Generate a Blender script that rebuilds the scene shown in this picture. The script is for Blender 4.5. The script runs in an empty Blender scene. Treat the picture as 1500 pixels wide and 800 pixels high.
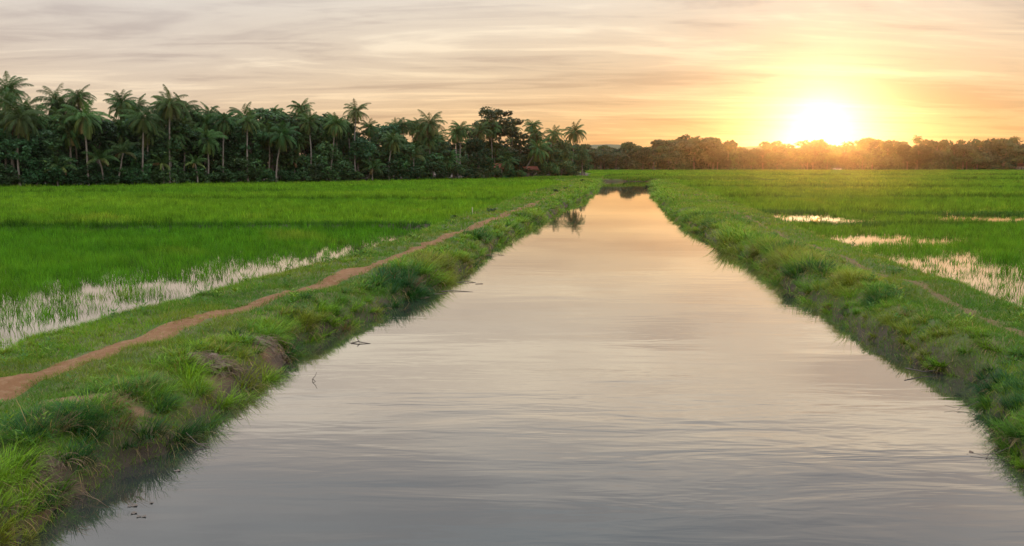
import bpy, bmesh, math
import numpy as np
from mathutils import Vector, noise as mnoise

rng = np.random.default_rng(11)
sc = bpy.context.scene
COL = sc.collection
R = math.radians

# ---------------------------------------------------------------- camera
F = 1177.0                       # focal length in pixels of the 1500 px wide photograph
CAMZ = 4.0
PITCH = math.atan(160.0 / F)     # horizon lies 160 px above the picture centre
cam = bpy.data.cameras.new('camera')
cam.sensor_width = 36.0
cam.lens = 36.0 * F / 1500.0
cam.clip_start = 0.1
cam.clip_end = 6000.0
camo = bpy.data.objects.new('camera', cam)
COL.objects.link(camo)
camo.location = (0, 0, CAMZ)
camo.rotation_euler = (math.pi / 2 - PITCH, 0, 0)
sc.camera = camo


def ground_at(px, py, z=0.0):
    """where the sight line of a photograph pixel meets height z"""
    d = (px - 750.0) / F
    v = (400.0 - py) / F
    dy = math.cos(PITCH) + v * math.sin(PITCH)
    dz = -math.sin(PITCH) + v * math.cos(PITCH)
    t = (CAMZ - z) / (-dz)
    return d * t, dy * t


def at_depth(px, py, Y):
    d = (px - 750.0) / F
    v = (400.0 - py) / F
    dy = math.cos(PITCH) + v * math.sin(PITCH)
    dz = -math.sin(PITCH) + v * math.cos(PITCH)
    t = Y / dy
    return d * t, CAMZ + dz * t


# ---------------------------------------------------------------- numeric noise
def _hash(ix, iy, seed):
    n = (ix.astype(np.int64) * 374761393 + iy.astype(np.int64) * 668265263 + seed * 982451653) & 0xFFFFFFFF
    n = ((n ^ (n >> 13)) * 1274126177) & 0xFFFFFFFF
    n = n ^ (n >> 16)
    return (n & 0xFFFFFF) / float(0xFFFFFF)


def vnoise(x, y, seed=0):
    x = np.asarray(x, float); y = np.asarray(y, float)
    ix = np.floor(x); iy = np.floor(y)
    fx = x - ix; fy = y - iy
    fx = fx * fx * (3 - 2 * fx); fy = fy * fy * (3 - 2 * fy)
    a = _hash(ix, iy, seed); b = _hash(ix + 1, iy, seed)
    c = _hash(ix, iy + 1, seed); d = _hash(ix + 1, iy + 1, seed)
    return (a * (1 - fx) + b * fx) * (1 - fy) + (c * (1 - fx) + d * fx) * fy


def fbm(x, y, seed=0, octv=3):
    s = 0; a = 0.5; t = 0
    for k in range(octv):
        s = s + a * vnoise(np.asarray(x) * 2 ** k, np.asarray(y) * 2 ** k, seed + 17 * k)
        t += a; a *= 0.5
    return s / t


def sstep(a, b, x):
    t = np.clip((np.asarray(x, float) - a) / (b - a), 0, 1)
    return t * t * (3 - 2 * t)


# ---------------------------------------------------------------- layout lines traced from the picture
def line(pts, z, near=None, far=None):
    w = [ground_at(px, py, z) for px, py in pts]
    w = sorted([(y, x) for x, y in w])
    ys = [w[0][0]]; xs = [w[0][1]]
    for y, x in w[1:]:
        if y > ys[-1] + 0.05:
            ys.append(y); xs.append(x)
    ys = np.array(ys); xs = np.array(xs)
    if near is not None:
        ys = np.insert(ys, 0, -14.0); xs = np.insert(xs, 0, near)
    if far is not None:
        for (fy, fx) in far:
            ys = np.append(ys, fy); xs = np.append(xs, fx)
    return ys, xs


YEND = 186.0
SL = line([(49, 800), (82, 774), (109, 732), (157, 717), (195, 687), (259, 665), (296, 640), (330, 609), (352, 585), (395, 560),
           (430, 530), (448, 505), (500, 487), (560, 463), (600, 440), (640, 424), (658, 407), (690, 394), (712, 380), (722, 366), (745, 352),
           (762, 338), (800, 322), (830, 302), (862, 290), (874, 279), (880, 270)], 0.0, near=-2.6,
          far=[(183.0, 20.5), (YEND, 29.0), (1e4, 29.0)])
SR = line([(1500, 712), (1478, 680), (1452, 645), (1432, 612), (1428, 590), (1440, 572), (1402, 553), (1350, 543), (1310, 520), (1250, 492), (1220, 467),
           (1180, 442), (1135, 412), (1122, 396), (1092, 381), (1060, 367), (1038, 350), (1002, 331), (976, 315), (964, 296),
           (958, 281), (950, 270)], 0.0, near=2.6,
          far=[(183.0, 35.0), (YEND, 29.2), (1e4, 29.2)])
PL = line([(0, 559), (112, 521), (210, 495), (300, 470), (375, 448), (500, 411), (570, 383), (640, 353), (690, 335), (740, 316), (800, 291),
           (835, 275)], 0.6, near=-6.8, far=[(135.0, 10.6), (200.0, 14.0), (1e4, 14.0)])
PR = line([(1500, 490), (1433, 463), (1333, 417), (1267, 393), (1200, 367), (1150, 347), (1110, 328), (1067, 307), (1020, 288), (985, 272)], 0.6,
          near=7.6, far=[(200.0, 42.0), (1e4, 42.0)])
FL = line([(0, 522), (112, 491), (195, 469), (300, 439), (375, 420), (500, 386), (600, 349), (640, 332), (690, 316), (760, 290), (828, 268)],
          0.25, near=-7.9, far=[(188.0, 9.0), (198.0, 27.8), (1e4, 27.8)])
FR = line([(1500, 462), (1433, 433), (1333, 399), (1233, 362), (1177, 341), (1120, 316), (1060, 294), (1000, 273), (966, 264)], 0.25,
          near=8.9, far=[(190.0, 45.0), (198.0, 30.4), (1e4, 30.4)])


def ev(l, y):
    return np.interp(y, l[0], l[1])


def wob(y, seed, a):
    y = np.asarray(y, float)
    s = np.clip(y / 25.0, 0.5, 2.5)
    return a * s * (fbm(y * 0.9, y * 0 + 3.3, seed, 3) - 0.5) * 2


def shoreL(y): return ev(SL, y) + wob(y, 5, 0.16)
def shoreR(y): return ev(SR, y) + wob(y, 6, 0.16)
def pathL(y):
    y = np.asarray(y, float); w = 2.2 + y / 10.0
    return sum(ev(PL, y + w * k / 3.0) for k in range(-4, 5)) / 9.0
def pathR(y): return ev(PR, y)
def fieldL(y): return ev(FL, y) + wob(y, 9, 0.10)
def fieldR(y): return ev(FR, y) + wob(y, 10, 0.10)


# ledges (bunds) between the paddies: (side, depth, depth slope per metre sideways, height, half width, x range)
BUNDS = [('L', 47.5, 0.012, 0.38, 0.5), ('L', 80.0, -0.03, 0.22, 0.5), ('L', 112.0, 0.04, 0.22, 0.6),
         ('R', 47.0, 0.03, 0.14, 0.5), ('R', 64.0, -0.02, 0.14, 0.5), ('R', 86.0, 0.01, 0.30, 0.7), ('R', 128.0, -0.01, 0.34, 1.0),
         ('R', 178.0, 0.02, 0.3, 1.2), ('R', 255.0, 0.0, 0.3, 1.5)]


def bund_y(b, x):
    return b[1] + b[2] * x * 4 + 1.6 * (fbm(np.asarray(x) * 0.06, np.asarray(x) * 0 + b[1], 31, 2) - 0.5) * 2


DIRT = [(135, 584, 0.68, 0.24), (205, 590, 0.28, 0.13), (316, 532, 0.34, 0.26), (392, 494, 0.38, 0.32), (82, 672, 0.2, 0.13), (640, 412, 0.6, 0.5)]
DIRTW = [(ground_at(a, b, 0.62) + (c, d)) for a, b, c, d in DIRT]


def bareness(x, y):
    m = np.zeros_like(np.asarray(x, float))
    nz = (fbm(np.asarray(x) * 1.7, np.asarray(y) * 1.7, 77, 3) - 0.5) * 1.1
    for cx, cy, rx, ry in DIRTW:
        d = np.sqrt(((x - cx) / rx) ** 2 + ((y - cy) / (ry * 1.4)) ** 2) + nz
        m = np.maximum(m, 1 - sstep(0.75, 1.15, d))
    return m


def height(x, y):
    x = np.asarray(x, float); y = np.asarray(y, float)
    sl, sr, fl, fr = shoreL(y), shoreR(y), fieldL(y), fieldR(y)
    z = np.zeros_like(x)
    lump = fbm(x * 0.55, y * 0.45, 41, 3) - 0.5
    fine = fbm(x * 2.3, y * 2.3, 43, 3) - 0.5
    for (u, w) in ((sl - x, sl - fl), (x - sr, fr - sr)):
        land = u > -0.001
        prof = -0.12 + 0.5 * sstep(0.0, 0.5, u) + 0.24 * sstep(0.4, 1.3, u)
        prof = prof + (0.34 * lump + 0.10 * fine) * sstep(0.1, 0.9, u) * (1 - sstep(w - 1.4, w - 0.1, u))
        prof = prof * (1 - sstep(w - 0.75, w, u)) + 0.10 * sstep(w - 0.75, w, u)
        prof = np.where(u > w, 0.10 + 0.05 * fine, prof)
        z = np.where(land, prof, z)
    bed = np.minimum(np.maximum(sl - x, x - sr), 0.0)
    z = np.where((x >= sl) & (x <= sr), -0.12 - 1.1 * sstep(0, 2.0, -bed), z)
    # the bank that closes the far end
    endb = sstep(YEND - 1.5, YEND, y) * (1 - sstep(YEND + 4, YEND + 7, y))
    z = np.where((y > YEND - 2) & (x > 5) & (x < 60), np.maximum(z, -0.12 + 0.7 * endb), z)
    for b in BUNDS:
        d = (y - bund_y(b, x)) / b[4]
        inside = (x < fl - 0.3) if b[0] == 'L' else (x > fr + 0.3)
        z = z + np.where(inside, b[3] * np.exp(-d * d), 0)
    # grove floor lies a little higher than the paddies
    g = grove_front(x)
    z = z + np.where(x < 40, 0.45 * sstep(-3, 3, y - g) * (1 - sstep(20, 32, x)), 0)
    return z


GF = sorted([ground_at(px, py, 0.2) for px, py in ((0, 277), (300, 271), (450, 268.5), (600, 265.5), (760, 262), (850, 260.5))])
GFX = np.array([-400.0] + [g[0] for g in GF] + [200.0]); GFY = np.array([80.0] + [g[1] for g in GF] + [GF[-1][1] + 260])


def grove_front(x):
    return np.interp(x, GFX, GFY)


# ---------------------------------------------------------------- materials
def new_mat(name):
    m = bpy.data.materials.new(name); m.use_nodes = True
    nt = m.node_tree
    for n in list(nt.nodes): nt.nodes.remove(n)
    out = nt.nodes.new('ShaderNodeOutputMaterial')
    return m, nt, out


def N(nt, typ, **kw):
    n = nt.nodes.new(typ)
    for k, v in kw.items(): setattr(n, k, v)
    return n


def L(nt, a, b): nt.links.new(a, b)


def mixc(nt, fac, a, b, blend='MIX'):
    n = N(nt, 'ShaderNodeMix', data_type='RGBA', blend_type=blend)
    for s, v in ((0, fac), (6, a), (7, b)):
        if isinstance(v, (int, float)): n.inputs[s].default_value = v
        elif isinstance(v, tuple): n.inputs[s].default_value = v + (1,) if len(v) == 3 else v
        else: L(nt, v, n.inputs[s])
    return n.outputs[2]


def noise_tex(nt, scale, detail=4, rough=0.55, vec=None, dist=0.0):
    n = N(nt, 'ShaderNodeTexNoise'); n.inputs['Scale'].default_value = scale
    n.inputs['Detail'].default_value = detail; n.inputs['Roughness'].default_value = rough; n.inputs['Distortion'].default_value = dist
    if vec is not None: L(nt, vec, n.inputs['Vector'])
    return n.outputs['Fac']


def ramp(nt, fac, stops, interp='LINEAR'):
    n = N(nt, 'ShaderNodeValToRGB'); n.color_ramp.interpolation = interp
    e = n.color_ramp.elements
    while len(e) < len(stops): e.new(0.5)
    for k, (p, c) in enumerate(stops):
        e[k].position = p; e[k].color = tuple(c) + (1,) if len(c) == 3 else c
    L(nt, fac, n.inputs[0])
    return n.outputs[0]


def math_n(nt, op, a, b=None, c=None, clamp=False):
    n = N(nt, 'ShaderNodeMath', operation=op); n.use_clamp = clamp
    for k, v in enumerate((a, b, c)):
        if v is None: continue
        if isinstance(v, (int, float)): n.inputs[k].default_value = v
        else: L(nt, v, n.inputs[k])
    return n.outputs[0]


def leaf_mat(name, base=(1, 1, 1), trans=0.4, rough=0.55, vary=0.0, spec=0.25):
    """blades and leaves: the colour is carried by the plant (attribute tint), light passes through"""
    m, nt, out = new_mat(name)
    at = N(nt, 'ShaderNodeAttribute', attribute_name='tint')
    col = mixc(nt, 1.0, at.outputs['Color'], base, 'MULTIPLY')
    if vary:
        oi = N(nt, 'ShaderNodeObjectInfo')
        hsv = N(nt, 'ShaderNodeHueSaturation')
        L(nt, math_n(nt, 'MULTIPLY_ADD', oi.outputs['Random'], 0.05, 0.475), hsv.inputs['Hue'])
        r2 = math_n(nt, 'FRACT', math_n(nt, 'MULTIPLY', oi.outputs['Random'], 7.31))
        L(nt, math_n(nt, 'MULTIPLY_ADD', r2, vary, 1.0 - vary / 2), hsv.inputs['Value'])
        L(nt, col, hsv.inputs['Color']); col = hsv.outputs[0]
    p = N(nt, 'ShaderNodeBsdfPrincipled'); L(nt, col, p.inputs['Base Color'])
    p.inputs['Roughness'].default_value = rough
    p.inputs['Specular IOR Level'].default_value = spec
    t = N(nt, 'ShaderNodeBsdfTranslucent')
    L(nt, mixc(nt, 1.0, col, (1.25, 1.15, 0.6), 'MULTIPLY'), t.inputs['Color'])
    mx = N(nt, 'ShaderNodeMixShader'); mx.inputs[0].default_value = trans
    L(nt, p.outputs[0], mx.inputs[1]); L(nt, t.outputs[0], mx.inputs[2]); L(nt, mx.outputs[0], out.inputs[0])
    return m


M_RICE = leaf_mat('rice_leaf', trans=0.42, rough=0.6, spec=0.08)
M_GRASS = leaf_mat('bank_grass', trans=0.36, rough=0.6, spec=0.15)
M_PALM = leaf_mat('palm_frond', trans=0.28, rough=0.55, vary=0.7, spec=0.12)
M_LEAF = leaf_mat('tree_leaf', trans=0.25, rough=0.55, vary=1.0)


def bark_mat(name, c1, c2, scale=6.0):
    m, nt, out = new_mat(name)
    tc = N(nt, 'ShaderNodeTexCoord')
    mp = N(nt, 'ShaderNodeMapping'); mp.inputs['Scale'].default_value = (1, 1, 2.5); L(nt, tc.outputs['Object'], mp.inputs[0])
    f = noise_tex(nt, scale, 5, 0.6, mp.outputs[0])
    p = N(nt, 'ShaderNodeBsdfPrincipled'); L(nt, mixc(nt, f, c1, c2), p.inputs['Base Color']); p.inputs['Roughness'].default_value = 0.85
    b = N(nt, 'ShaderNodeBump'); b.inputs['Strength'].default_value = 0.6; b.inputs['Distance'].default_value = 0.05; L(nt, f, b.inputs['Height']); L(nt, b.outputs[0], p.inputs['Normal'])
    L(nt, p.outputs[0], out.inputs[0])
    return m


M_PTRUNK = bark_mat('palm_bark', (0.10, 0.085, 0.066), (0.26, 0.22, 0.175), 3.0)
M_BARK = bark_mat('tree_bark', (0.06, 0.045, 0.035), (0.16, 0.13, 0.10), 5.0)
M_TWIG = bark_mat('dead_twig', (0.06, 0.045, 0.03), (0.14, 0.11, 0.08), 12.0)
M_STRAW = bark_mat('dry_straw', (0.10, 0.066, 0.036), (0.25, 0.17, 0.095), 9.0)
M_CLOD = bark_mat('dry_mud', (0.05, 0.033, 0.021), (0.15, 0.10, 0.062), 5.0)


def soil_mat():
    m, nt, out = new_mat('bank_soil')
    tc = N(nt, 'ShaderNodeTexCoord'); v = tc.outputs['Object']
    bare = N(nt, 'ShaderNodeAttribute', attribute_name='bare')
    wet = N(nt, 'ShaderNodeAttribute', attribute_name='wet')
    n1 = noise_tex(nt, 1.3, 5, 0.6, v); n2 = noise_tex(nt, 9.0, 5, 0.65, v); n3 = noise_tex(nt, 40.0, 3, 0.6, v)
    turf = mixc(nt, ramp(nt, n1, [(0.35, (0, 0, 0)), (0.62, (1, 1, 1))]), (0.045, 0.085, 0.016), (0.11, 0.11, 0.035))
    turf = mixc(nt, ramp(nt, n2, [(0.52, (0, 0, 0)), (0.72, (1, 1, 1))]), turf, (0.10, 0.075, 0.045))
    dirt = mixc(nt, n2, (0.12, 0.068, 0.033), (0.26, 0.16, 0.08))
    dirt = mixc(nt, ramp(nt, n3, [(0.55, (0, 0, 0)), (0.75, (1, 1, 1))]), dirt, (0.17, 0.11, 0.06))
    c = mixc(nt, bare.outputs['Fac'], turf, dirt)
    mud = mixc(nt, n2, (0.035, 0.027, 0.018), (0.085, 0.065, 0.045))
    c = mixc(nt, wet.outputs['Fac'], c, mud)
    p = N(nt, 'ShaderNodeBsdfPrincipled'); L(nt, c, p.inputs['Base Color']); p.inputs['Roughness'].default_value = 0.9
    p.inputs['Specular IOR Level'].default_value = 0.2
    b = N(nt, 'ShaderNodeBump'); b.inputs['Strength'].default_value = 0.7; b.inputs['Distance'].default_value = 0.06
    L(nt, math_n(nt, 'ADD', n2, math_n(nt, 'MULTIPLY', n3, 0.4)), b.inputs['Height']); L(nt, b.outputs[0], p.inputs['Normal'])
    L(nt, p.outputs[0], out.inputs[0])
    return m


def path_mat(name, c1, c2, c3):
    m, nt, out = new_mat(name)
    tc = N(nt, 'ShaderNodeTexCoord'); v = tc.outputs['Object']
    n1 = noise_tex(nt, 0.9, 5, 0.65, v); n2 = noise_tex(nt, 7.0, 6, 0.65, v); n3 = noise_tex(nt, 45.0, 3, 0.6, v)
    c = mixc(nt, ramp(nt, n1, [(0.35, (0, 0, 0)), (0.65, (1, 1, 1))]), c1, c2)
    c = mixc(nt, ramp(nt, n2, [(0.48, (0, 0, 0)), (0.7, (1, 1, 1))]), c, c3)
    c = mixc(nt, math_n(nt, 'MULTIPLY', n3, 0.35), c, (0.12, 0.06, 0.03))
    p = N(nt, 'ShaderNodeBsdfPrincipled'); L(nt, c, p.inputs['Base Color']); p.inputs['Roughness'].default_value = 0.95
    p.inputs['Specular IOR Level'].default_value = 0.15
    b = N(nt, 'ShaderNodeBump'); b.inputs['Strength'].default_value = 0.8; b.inputs['Distance'].default_value = 0.05
    L(nt, math_n(nt, 'ADD', n2, math_n(nt, 'MULTIPLY', n3, 0.3)), b.inputs['Height']); L(nt, b.outputs[0], p.inputs['Normal'])
    L(nt, p.outputs[0], out.inputs[0])
    return m


def water_mat(name, ripple, base, ior=1.36, paddy=False):
    m, nt, out = new_mat(name)
    tc = N(nt, 'ShaderNodeTexCoord'); v = tc.outputs['Object']
    def mapped(sx, sy, rot):
        mp = N(nt, 'ShaderNodeMapping'); mp.inputs['Scale'].default_value = (sx, sy, 1); mp.inputs['Rotation'].default_value = (0, 0, R(rot))
        L(nt, v, mp.inputs[0]); return mp.outputs[0]
    p = N(nt, 'ShaderNodeBsdfPrincipled')
    p.inputs['Base Color'].default_value = base + (1,)
    p.inputs['Roughness'].default_value = 0.03
    p.inputs['IOR'].default_value = ior
    if ripple:
        a = noise_tex(nt, 1.0, 3, 0.5, mapped(0.30, 1.25, 4), 0.6)
        b_ = noise_tex(nt, 1.0, 2, 0.5, mapped(0.10, 0.42, -7), 0.8)
        c_ = noise_tex(nt, 1.0, 2, 0.5, mapped(1.1, 4.6, 6), 0.6)
        patch = ramp(nt, noise_tex(nt, 1.0, 3, 0.55, mapped(0.05, 0.13, 3)), [(0.42, (0.06, 0.06, 0.06)), (0.64, (1, 1, 1))])
        h = math_n(nt, 'ADD', math_n(nt, 'MULTIPLY', a, 0.55), math_n(nt, 'MULTIPLY', c_, 0.11))
        h = math_n(nt, 'MULTIPLY', h, patch)
        h = math_n(nt, 'ADD', h, math_n(nt, 'MULTIPLY', b_, 0.45))
        sp = N(nt, 'ShaderNodeSeparateXYZ'); L(nt, v, sp.inputs[0])
        calm = ramp(nt, math_n(nt, 'MULTIPLY', sp.outputs[1], 0.01), [(0.12, (1, 1, 1)), (0.22, (0.45, 0.45, 0.45)), (0.36, (0.10, 0.10, 0.10)), (1.0, (0.045, 0.045, 0.045))])
        h = math_n(nt, 'MULTIPLY', h, calm)
        bp = N(nt, 'ShaderNodeBump'); bp.inputs['Strength'].default_value = 1.0; bp.inputs['Distance'].default_value = ripple
        L(nt, h, bp.inputs['Height']); L(nt, bp.outputs[0], p.inputs['Normal'])
    p.inputs['Specular IOR Level'].default_value = 0.0
    gl = N(nt, 'ShaderNodeBsdfGlossy'); gl.inputs['Roughness'].default_value = 0.025; gl.inputs['Color'].default_value = (0.99, 0.94, 0.86, 1)
    lw = N(nt, 'ShaderNodeLayerWeight'); lw.inputs['Blend'].default_value = 0.5
    if ripple: L(nt, bp.outputs[0], gl.inputs['Normal']); L(nt, bp.outputs[0], lw.inputs['Normal'])
    mx = N(nt, 'ShaderNodeMixShader')
    L(nt, math_n(nt, 'MULTIPLY_ADD', math_n(nt, 'POWER', lw.outputs['Facing'], 2.0), 0.97, 0.015), mx.inputs[0])
    L(nt, p.outputs[0], mx.inputs[1]); L(nt, gl.outputs[0], mx.inputs[2]); L(nt, mx.outputs[0], out.inputs[0])
    return m


M_SOIL = soil_mat()
M_PATH = path_mat('red_earth', (0.145, 0.068, 0.026), (0.195, 0.102, 0.045), (0.25, 0.15, 0.075))
M_PATH2 = path_mat('worn_earth', (0.12, 0.08, 0.035), (0.16, 0.115, 0.055), (0.09, 0.09, 0.03))
M_WATER = water_mat('canal_water', 0.042, (0.030, 0.032, 0.028), 2.3)
M_PADDY = water_mat('paddy_water', 0.0, (0.025, 0.025, 0.016), 2.3)


def plain(name, c1, c2, scale=8, rough=0.8):
    m, nt, out = new_mat(name)
    tc = N(nt, 'ShaderNodeTexCoord')
    f = noise_tex(nt, scale, 4, 0.6, tc.outputs['Object'])
    p = N(nt, 'ShaderNodeBsdfPrincipled'); L(nt, mixc(nt, f, c1, c2), p.inputs['Base Color']); p.inputs['Roughness'].default_value = rough
    L(nt, p.outputs[0], out.inputs[0])
    return m


M_TILE = plain('clay_tiles', (0.36, 0.10, 0.06), (0.52, 0.17, 0.10), 4)
M_PLASTER = plain('old_plaster', (0.16, 0.12, 0.09), (0.25, 0.20, 0.16), 2)
M_DARK = plain('dark_timber', (0.04, 0.03, 0.025), (0.08, 0.06, 0.05), 5)
M_WHITE = plain('pale_paint', (0.62, 0.6, 0.55), (0.78, 0.76, 0.72), 6)
M_SHEET = plain('white_sheet', (0.7, 0.7, 0.7), (0.82, 0.82, 0.82), 3, 0.4)


# ---------------------------------------------------------------- mesh helpers
def make_mesh(name, V, faces_list, mat, tint=None, attrs=None, smooth=False):
    """faces_list: list of (n, k) integer arrays, one per polygon size"""
    me = bpy.data.meshes.new(name)
    V = np.asarray(V, np.float32)
    me.vertices.add(len(V)); me.vertices.foreach_set('co', V.ravel())
    faces_list = [np.asarray(f) for f in faces_list if len(f)]
    nl = sum(f.size for f in faces_list); npoly = sum(len(f) for f in faces_list)
    me.loops.add(nl); me.polygons.add(npoly)
    me.loops.foreach_set('vertex_index', np.concatenate([f.ravel() for f in faces_list]).astype(np.int32))
    tot = np.concatenate([np.full(len(f), f.shape[1]) for f in faces_list]).astype(np.int32)
    st = np.concatenate([[0], np.cumsum(tot)[:-1]]).astype(np.int32)
    me.polygons.foreach_set('loop_start', st)
    me.polygons.foreach_set('loop_total', tot)
    if smooth: me.polygons.foreach_set('use_smooth', np.ones(npoly, bool))
    me.update(calc_edges=True)
    if tint is not None:
        a = me.attributes.new('tint', 'FLOAT_COLOR', 'POINT')
        t = np.ones((len(V), 4), np.float32); t[:, :3] = tint
        a.data.foreach_set('color', t.ravel())
    for k, v in (attrs or {}).items():
        a = me.attributes.new(k, 'FLOAT', 'POINT'); a.data.foreach_set('value', np.asarray(v, np.float32))
    me.materials.append(mat)
    return me


def link(name, me, parent=None, loc=(0, 0, 0), rz=0.0, scale=None, **props):
    o = bpy.data.objects.new(name, me); COL.objects.link(o)
    o.location = loc; o.rotation_euler = (0, 0, rz)
    if scale is not None: o.scale = scale if isinstance(scale, tuple) else (scale,) * 3
    if parent is not None: o.parent = parent
    for k, v in props.items(): o[k] = v
    return o


def blades(P, az, Ln, W, lean, curl, col, nseg=2, tw=0.5, tipcol=None, power=1.6):
    """curved tapering grass blades; every argument is an array over the blades"""
    n = len(P)
    if n == 0: return np.zeros((0, 3)), [], np.zeros((0, 3))
    P = np.asarray(P, float)
    side_a = az + math.pi / 2 + rng.uniform(-tw, tw, n)
    sx, sy = np.cos(side_a), np.sin(side_a)
    cx, cy = np.cos(az), np.sin(az)
    pos = P.copy()
    rows = []; cols = []
    tip = col if tipcol is None else tipcol
    step = Ln / nseg
    for k in range(nseg + 1):
        t = k / nseg
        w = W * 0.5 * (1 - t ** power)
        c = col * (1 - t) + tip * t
        if k < nseg:
            rows.append(np.stack([pos[:, 0] - sx * w, pos[:, 1] - sy * w, pos[:, 2]], 1))
            rows.append(np.stack([pos[:, 0] + sx * w, pos[:, 1] + sy * w, pos[:, 2]], 1))
            cols += [c, c]
        else:
            rows.append(pos.copy()); cols.append(c)
        th = lean + curl * (t + 0.5 / nseg)
        pos = pos + np.stack([np.sin(th) * cx * step, np.sin(th) * cy * step, np.cos(th) * step], 1)
    m = 2 * nseg + 1
    V = np.stack(rows, 1).reshape(-1, 3)
    C = np.stack(cols, 1).reshape(-1, 3)
    base = np.arange(n)[:, None] * m
    quads = [base + np.array([[2 * k, 2 * k + 1, 2 * k + 3, 2 * k + 2]]) for k in range(nseg - 1)]
    tris = base + np.array([[2 * nseg - 2, 2 * nseg - 1, 2 * nseg]])
    fl = []
    if quads: fl.append(np.concatenate(quads))
    fl.append(tris)
    return V, fl, C


class Acc:
    """collects pieces of one mesh"""
    def __init__(s): s.V = []; s.C = []; s.Q = []; s.T = []; s.n = 0
    def add(s, V, fl, C):
        if len(V) == 0: return
        for f in fl: (s.Q if f.shape[1] == 4 else s.T).append(f + s.n)
        s.V.append(V); s.C.append(C); s.n += len(V)
    def mesh(s, name, mat, smooth=False):
        fl = []
        if s.Q: fl.append(np.concatenate(s.Q))
        if s.T: fl.append(np.concatenate(s.T))
        return make_mesh(name, np.concatenate(s.V), fl, mat, np.concatenate(s.C), smooth=smooth)


def tube(pts, rad, sides=6, col=(1, 1, 1)):
    pts = np.asarray(pts, float); n = len(pts)
    d = np.gradient(pts, axis=0); d /= np.linalg.norm(d, axis=1)[:, None] + 1e-9
    ref = np.array([0.3, 1, 0.1]) if abs(d[0][1]) < 0.9 else np.array([1, 0, 0.1])
    V = []
    for k in range(n):
        a = np.cross(d[k], ref); a /= np.linalg.norm(a); b = np.cross(d[k], a)
        for s in range(sides):
            t = 2 * math.pi * s / sides
            V.append(pts[k] + rad[k] * (math.cos(t) * a + math.sin(t) * b))
    Q = []
    for k in range(n - 1):
        for s in range(sides):
            s2 = (s + 1) % sides
            Q.append([k * sides + s, k * sides + s2, (k + 1) * sides + s2, (k + 1) * sides + s])
    T = [[(n - 1) * sides, (n - 1) * sides + s, (n - 1) * sides + s + 1] for s in range(1, sides - 1)]
    V = np.array(V)
    return V, [np.array(Q), np.array(T)], np.tile(np.array(col, float), (len(V), 1))


# ---------------------------------------------------------------- the ground: one sheet out to the horizon
def graded(a, b, n, p): return a + (b - a) * np.linspace(0, 1, n) ** p


rows = [-14.0, -9, -5, -2, 0, 2, 3.5, 5, 6]
y = 6.5
while y < 300:
    rows.append(y); y += max(0.10, 0.0045 * y + 0.0000 * y * y) if y < 60 else 0.0075 * y
rows += list(np.geomspace(302, 1500, 40))
rows = np.array(sorted(set(rows + [YEND - 1.4, YEND - 0.9, YEND - 0.4, YEND])))
NB = 46
PW_L, PW_R = 0.42, 0.13
grid = []; idx_path = {}
for yy in rows:
    sl, sr, fl, fr = float(shoreL(yy)), float(shoreR(yy)), float(fieldL(yy)), float(fieldR(yy))
    fl = min(fl, sl - 1.2); fr = max(fr, sr + 1.2)
    pl = min(max(float(pathL(yy)), fl + 0.75), sl - 0.75); pr = max(min(float(pathR(yy)), fr - 0.6), sr + 0.6)
    wl = PW_L * (0.84 + 0.32 * float(fbm(yy * 0.5, 2.0, 51, 3))) ; wr = PW_R * (0.75 + 0.6 * float(fbm(yy * 0.5, 7.0, 52, 3)))
    j1 = 0.11 * (float(vnoise(yy * 1.7, 1.0, 53)) - 0.5); j2 = 0.11 * (float(vnoise(yy * 1.7, 4.0, 54)) - 0.5)
    wl = min(wl, 0.45 * (sl - fl) / 2); wr = min(wr, 0.4 * (fr - sr) / 2)
    r = np.concatenate([
        fl - graded(1400, 0, 46, 0.3)[:-1] if False else fl - np.geomspace(1400, 0.12, 45),
        np.linspace(fl, pl - wl + j1, 15)[:-1],
        np.linspace(pl - wl + j1, pl + wl + j2, 7)[:-1],
        np.linspace(pl + wl + j2, sl - 0.001, 22)[:-1],
        sl + np.array([0, 0.25, 0.6, 1.2, 2.0]) if sr - sl > 5 else sl + np.linspace(0, (sr - sl) * 0.4, 5),
        [0.5 * (sl + sr)],
        sr - np.array([2.0, 1.2, 0.6, 0.25, 0.0]) if sr - sl > 5 else sr - np.linspace((sr - sl) * 0.4, 0, 5),
        np.linspace(sr + 0.001, pr - wr + j1, 22)[1:],
        np.linspace(pr - wr + j1, pr + wr + j2, 6)[1:],
        np.linspace(pr + wr + j2, fr, 14)[1:],
        fr + np.geomspace(0.12, 1400, 45)])
    grid.append(r)
grid = np.array(grid); nr, nc = grid.shape
YY = np.repeat(rows[:, None], nc, 1)
ZZ = height(grid, YY)
V = np.stack([grid, YY, ZZ], 2).reshape(-1, 3)
ii = np.arange(nr - 1)[:, None] * nc + np.arange(nc - 1)[None, :]
quad = np.stack([ii, ii + 1, ii + nc + 1, ii + nc], 2)
bare = bareness(grid, YY)
uL = shoreL(YY) - grid; uR = grid - shoreR(YY)
u = np.maximum(uL, uR)
wet = 1 - sstep(0.1, 0.75, u + 0.5 * (fbm(grid * 2, YY * 2, 61, 2) - 0.5))
wet = np.maximum(wet, sstep(-0.2, 0.4, fieldL(YY) - grid)); wet = np.maximum(wet, sstep(-0.2, 0.4, grid - fieldR(YY)))
me = make_mesh('ground', V, [quad.reshape(-1, 4)], M_SOIL, attrs={'bare': bare.ravel(), 'wet': wet.ravel()}, smooth=True)
link('ground', me, kind='structure', label='grassy earth banks and muddy paddy floor on both sides of the canal')


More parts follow.
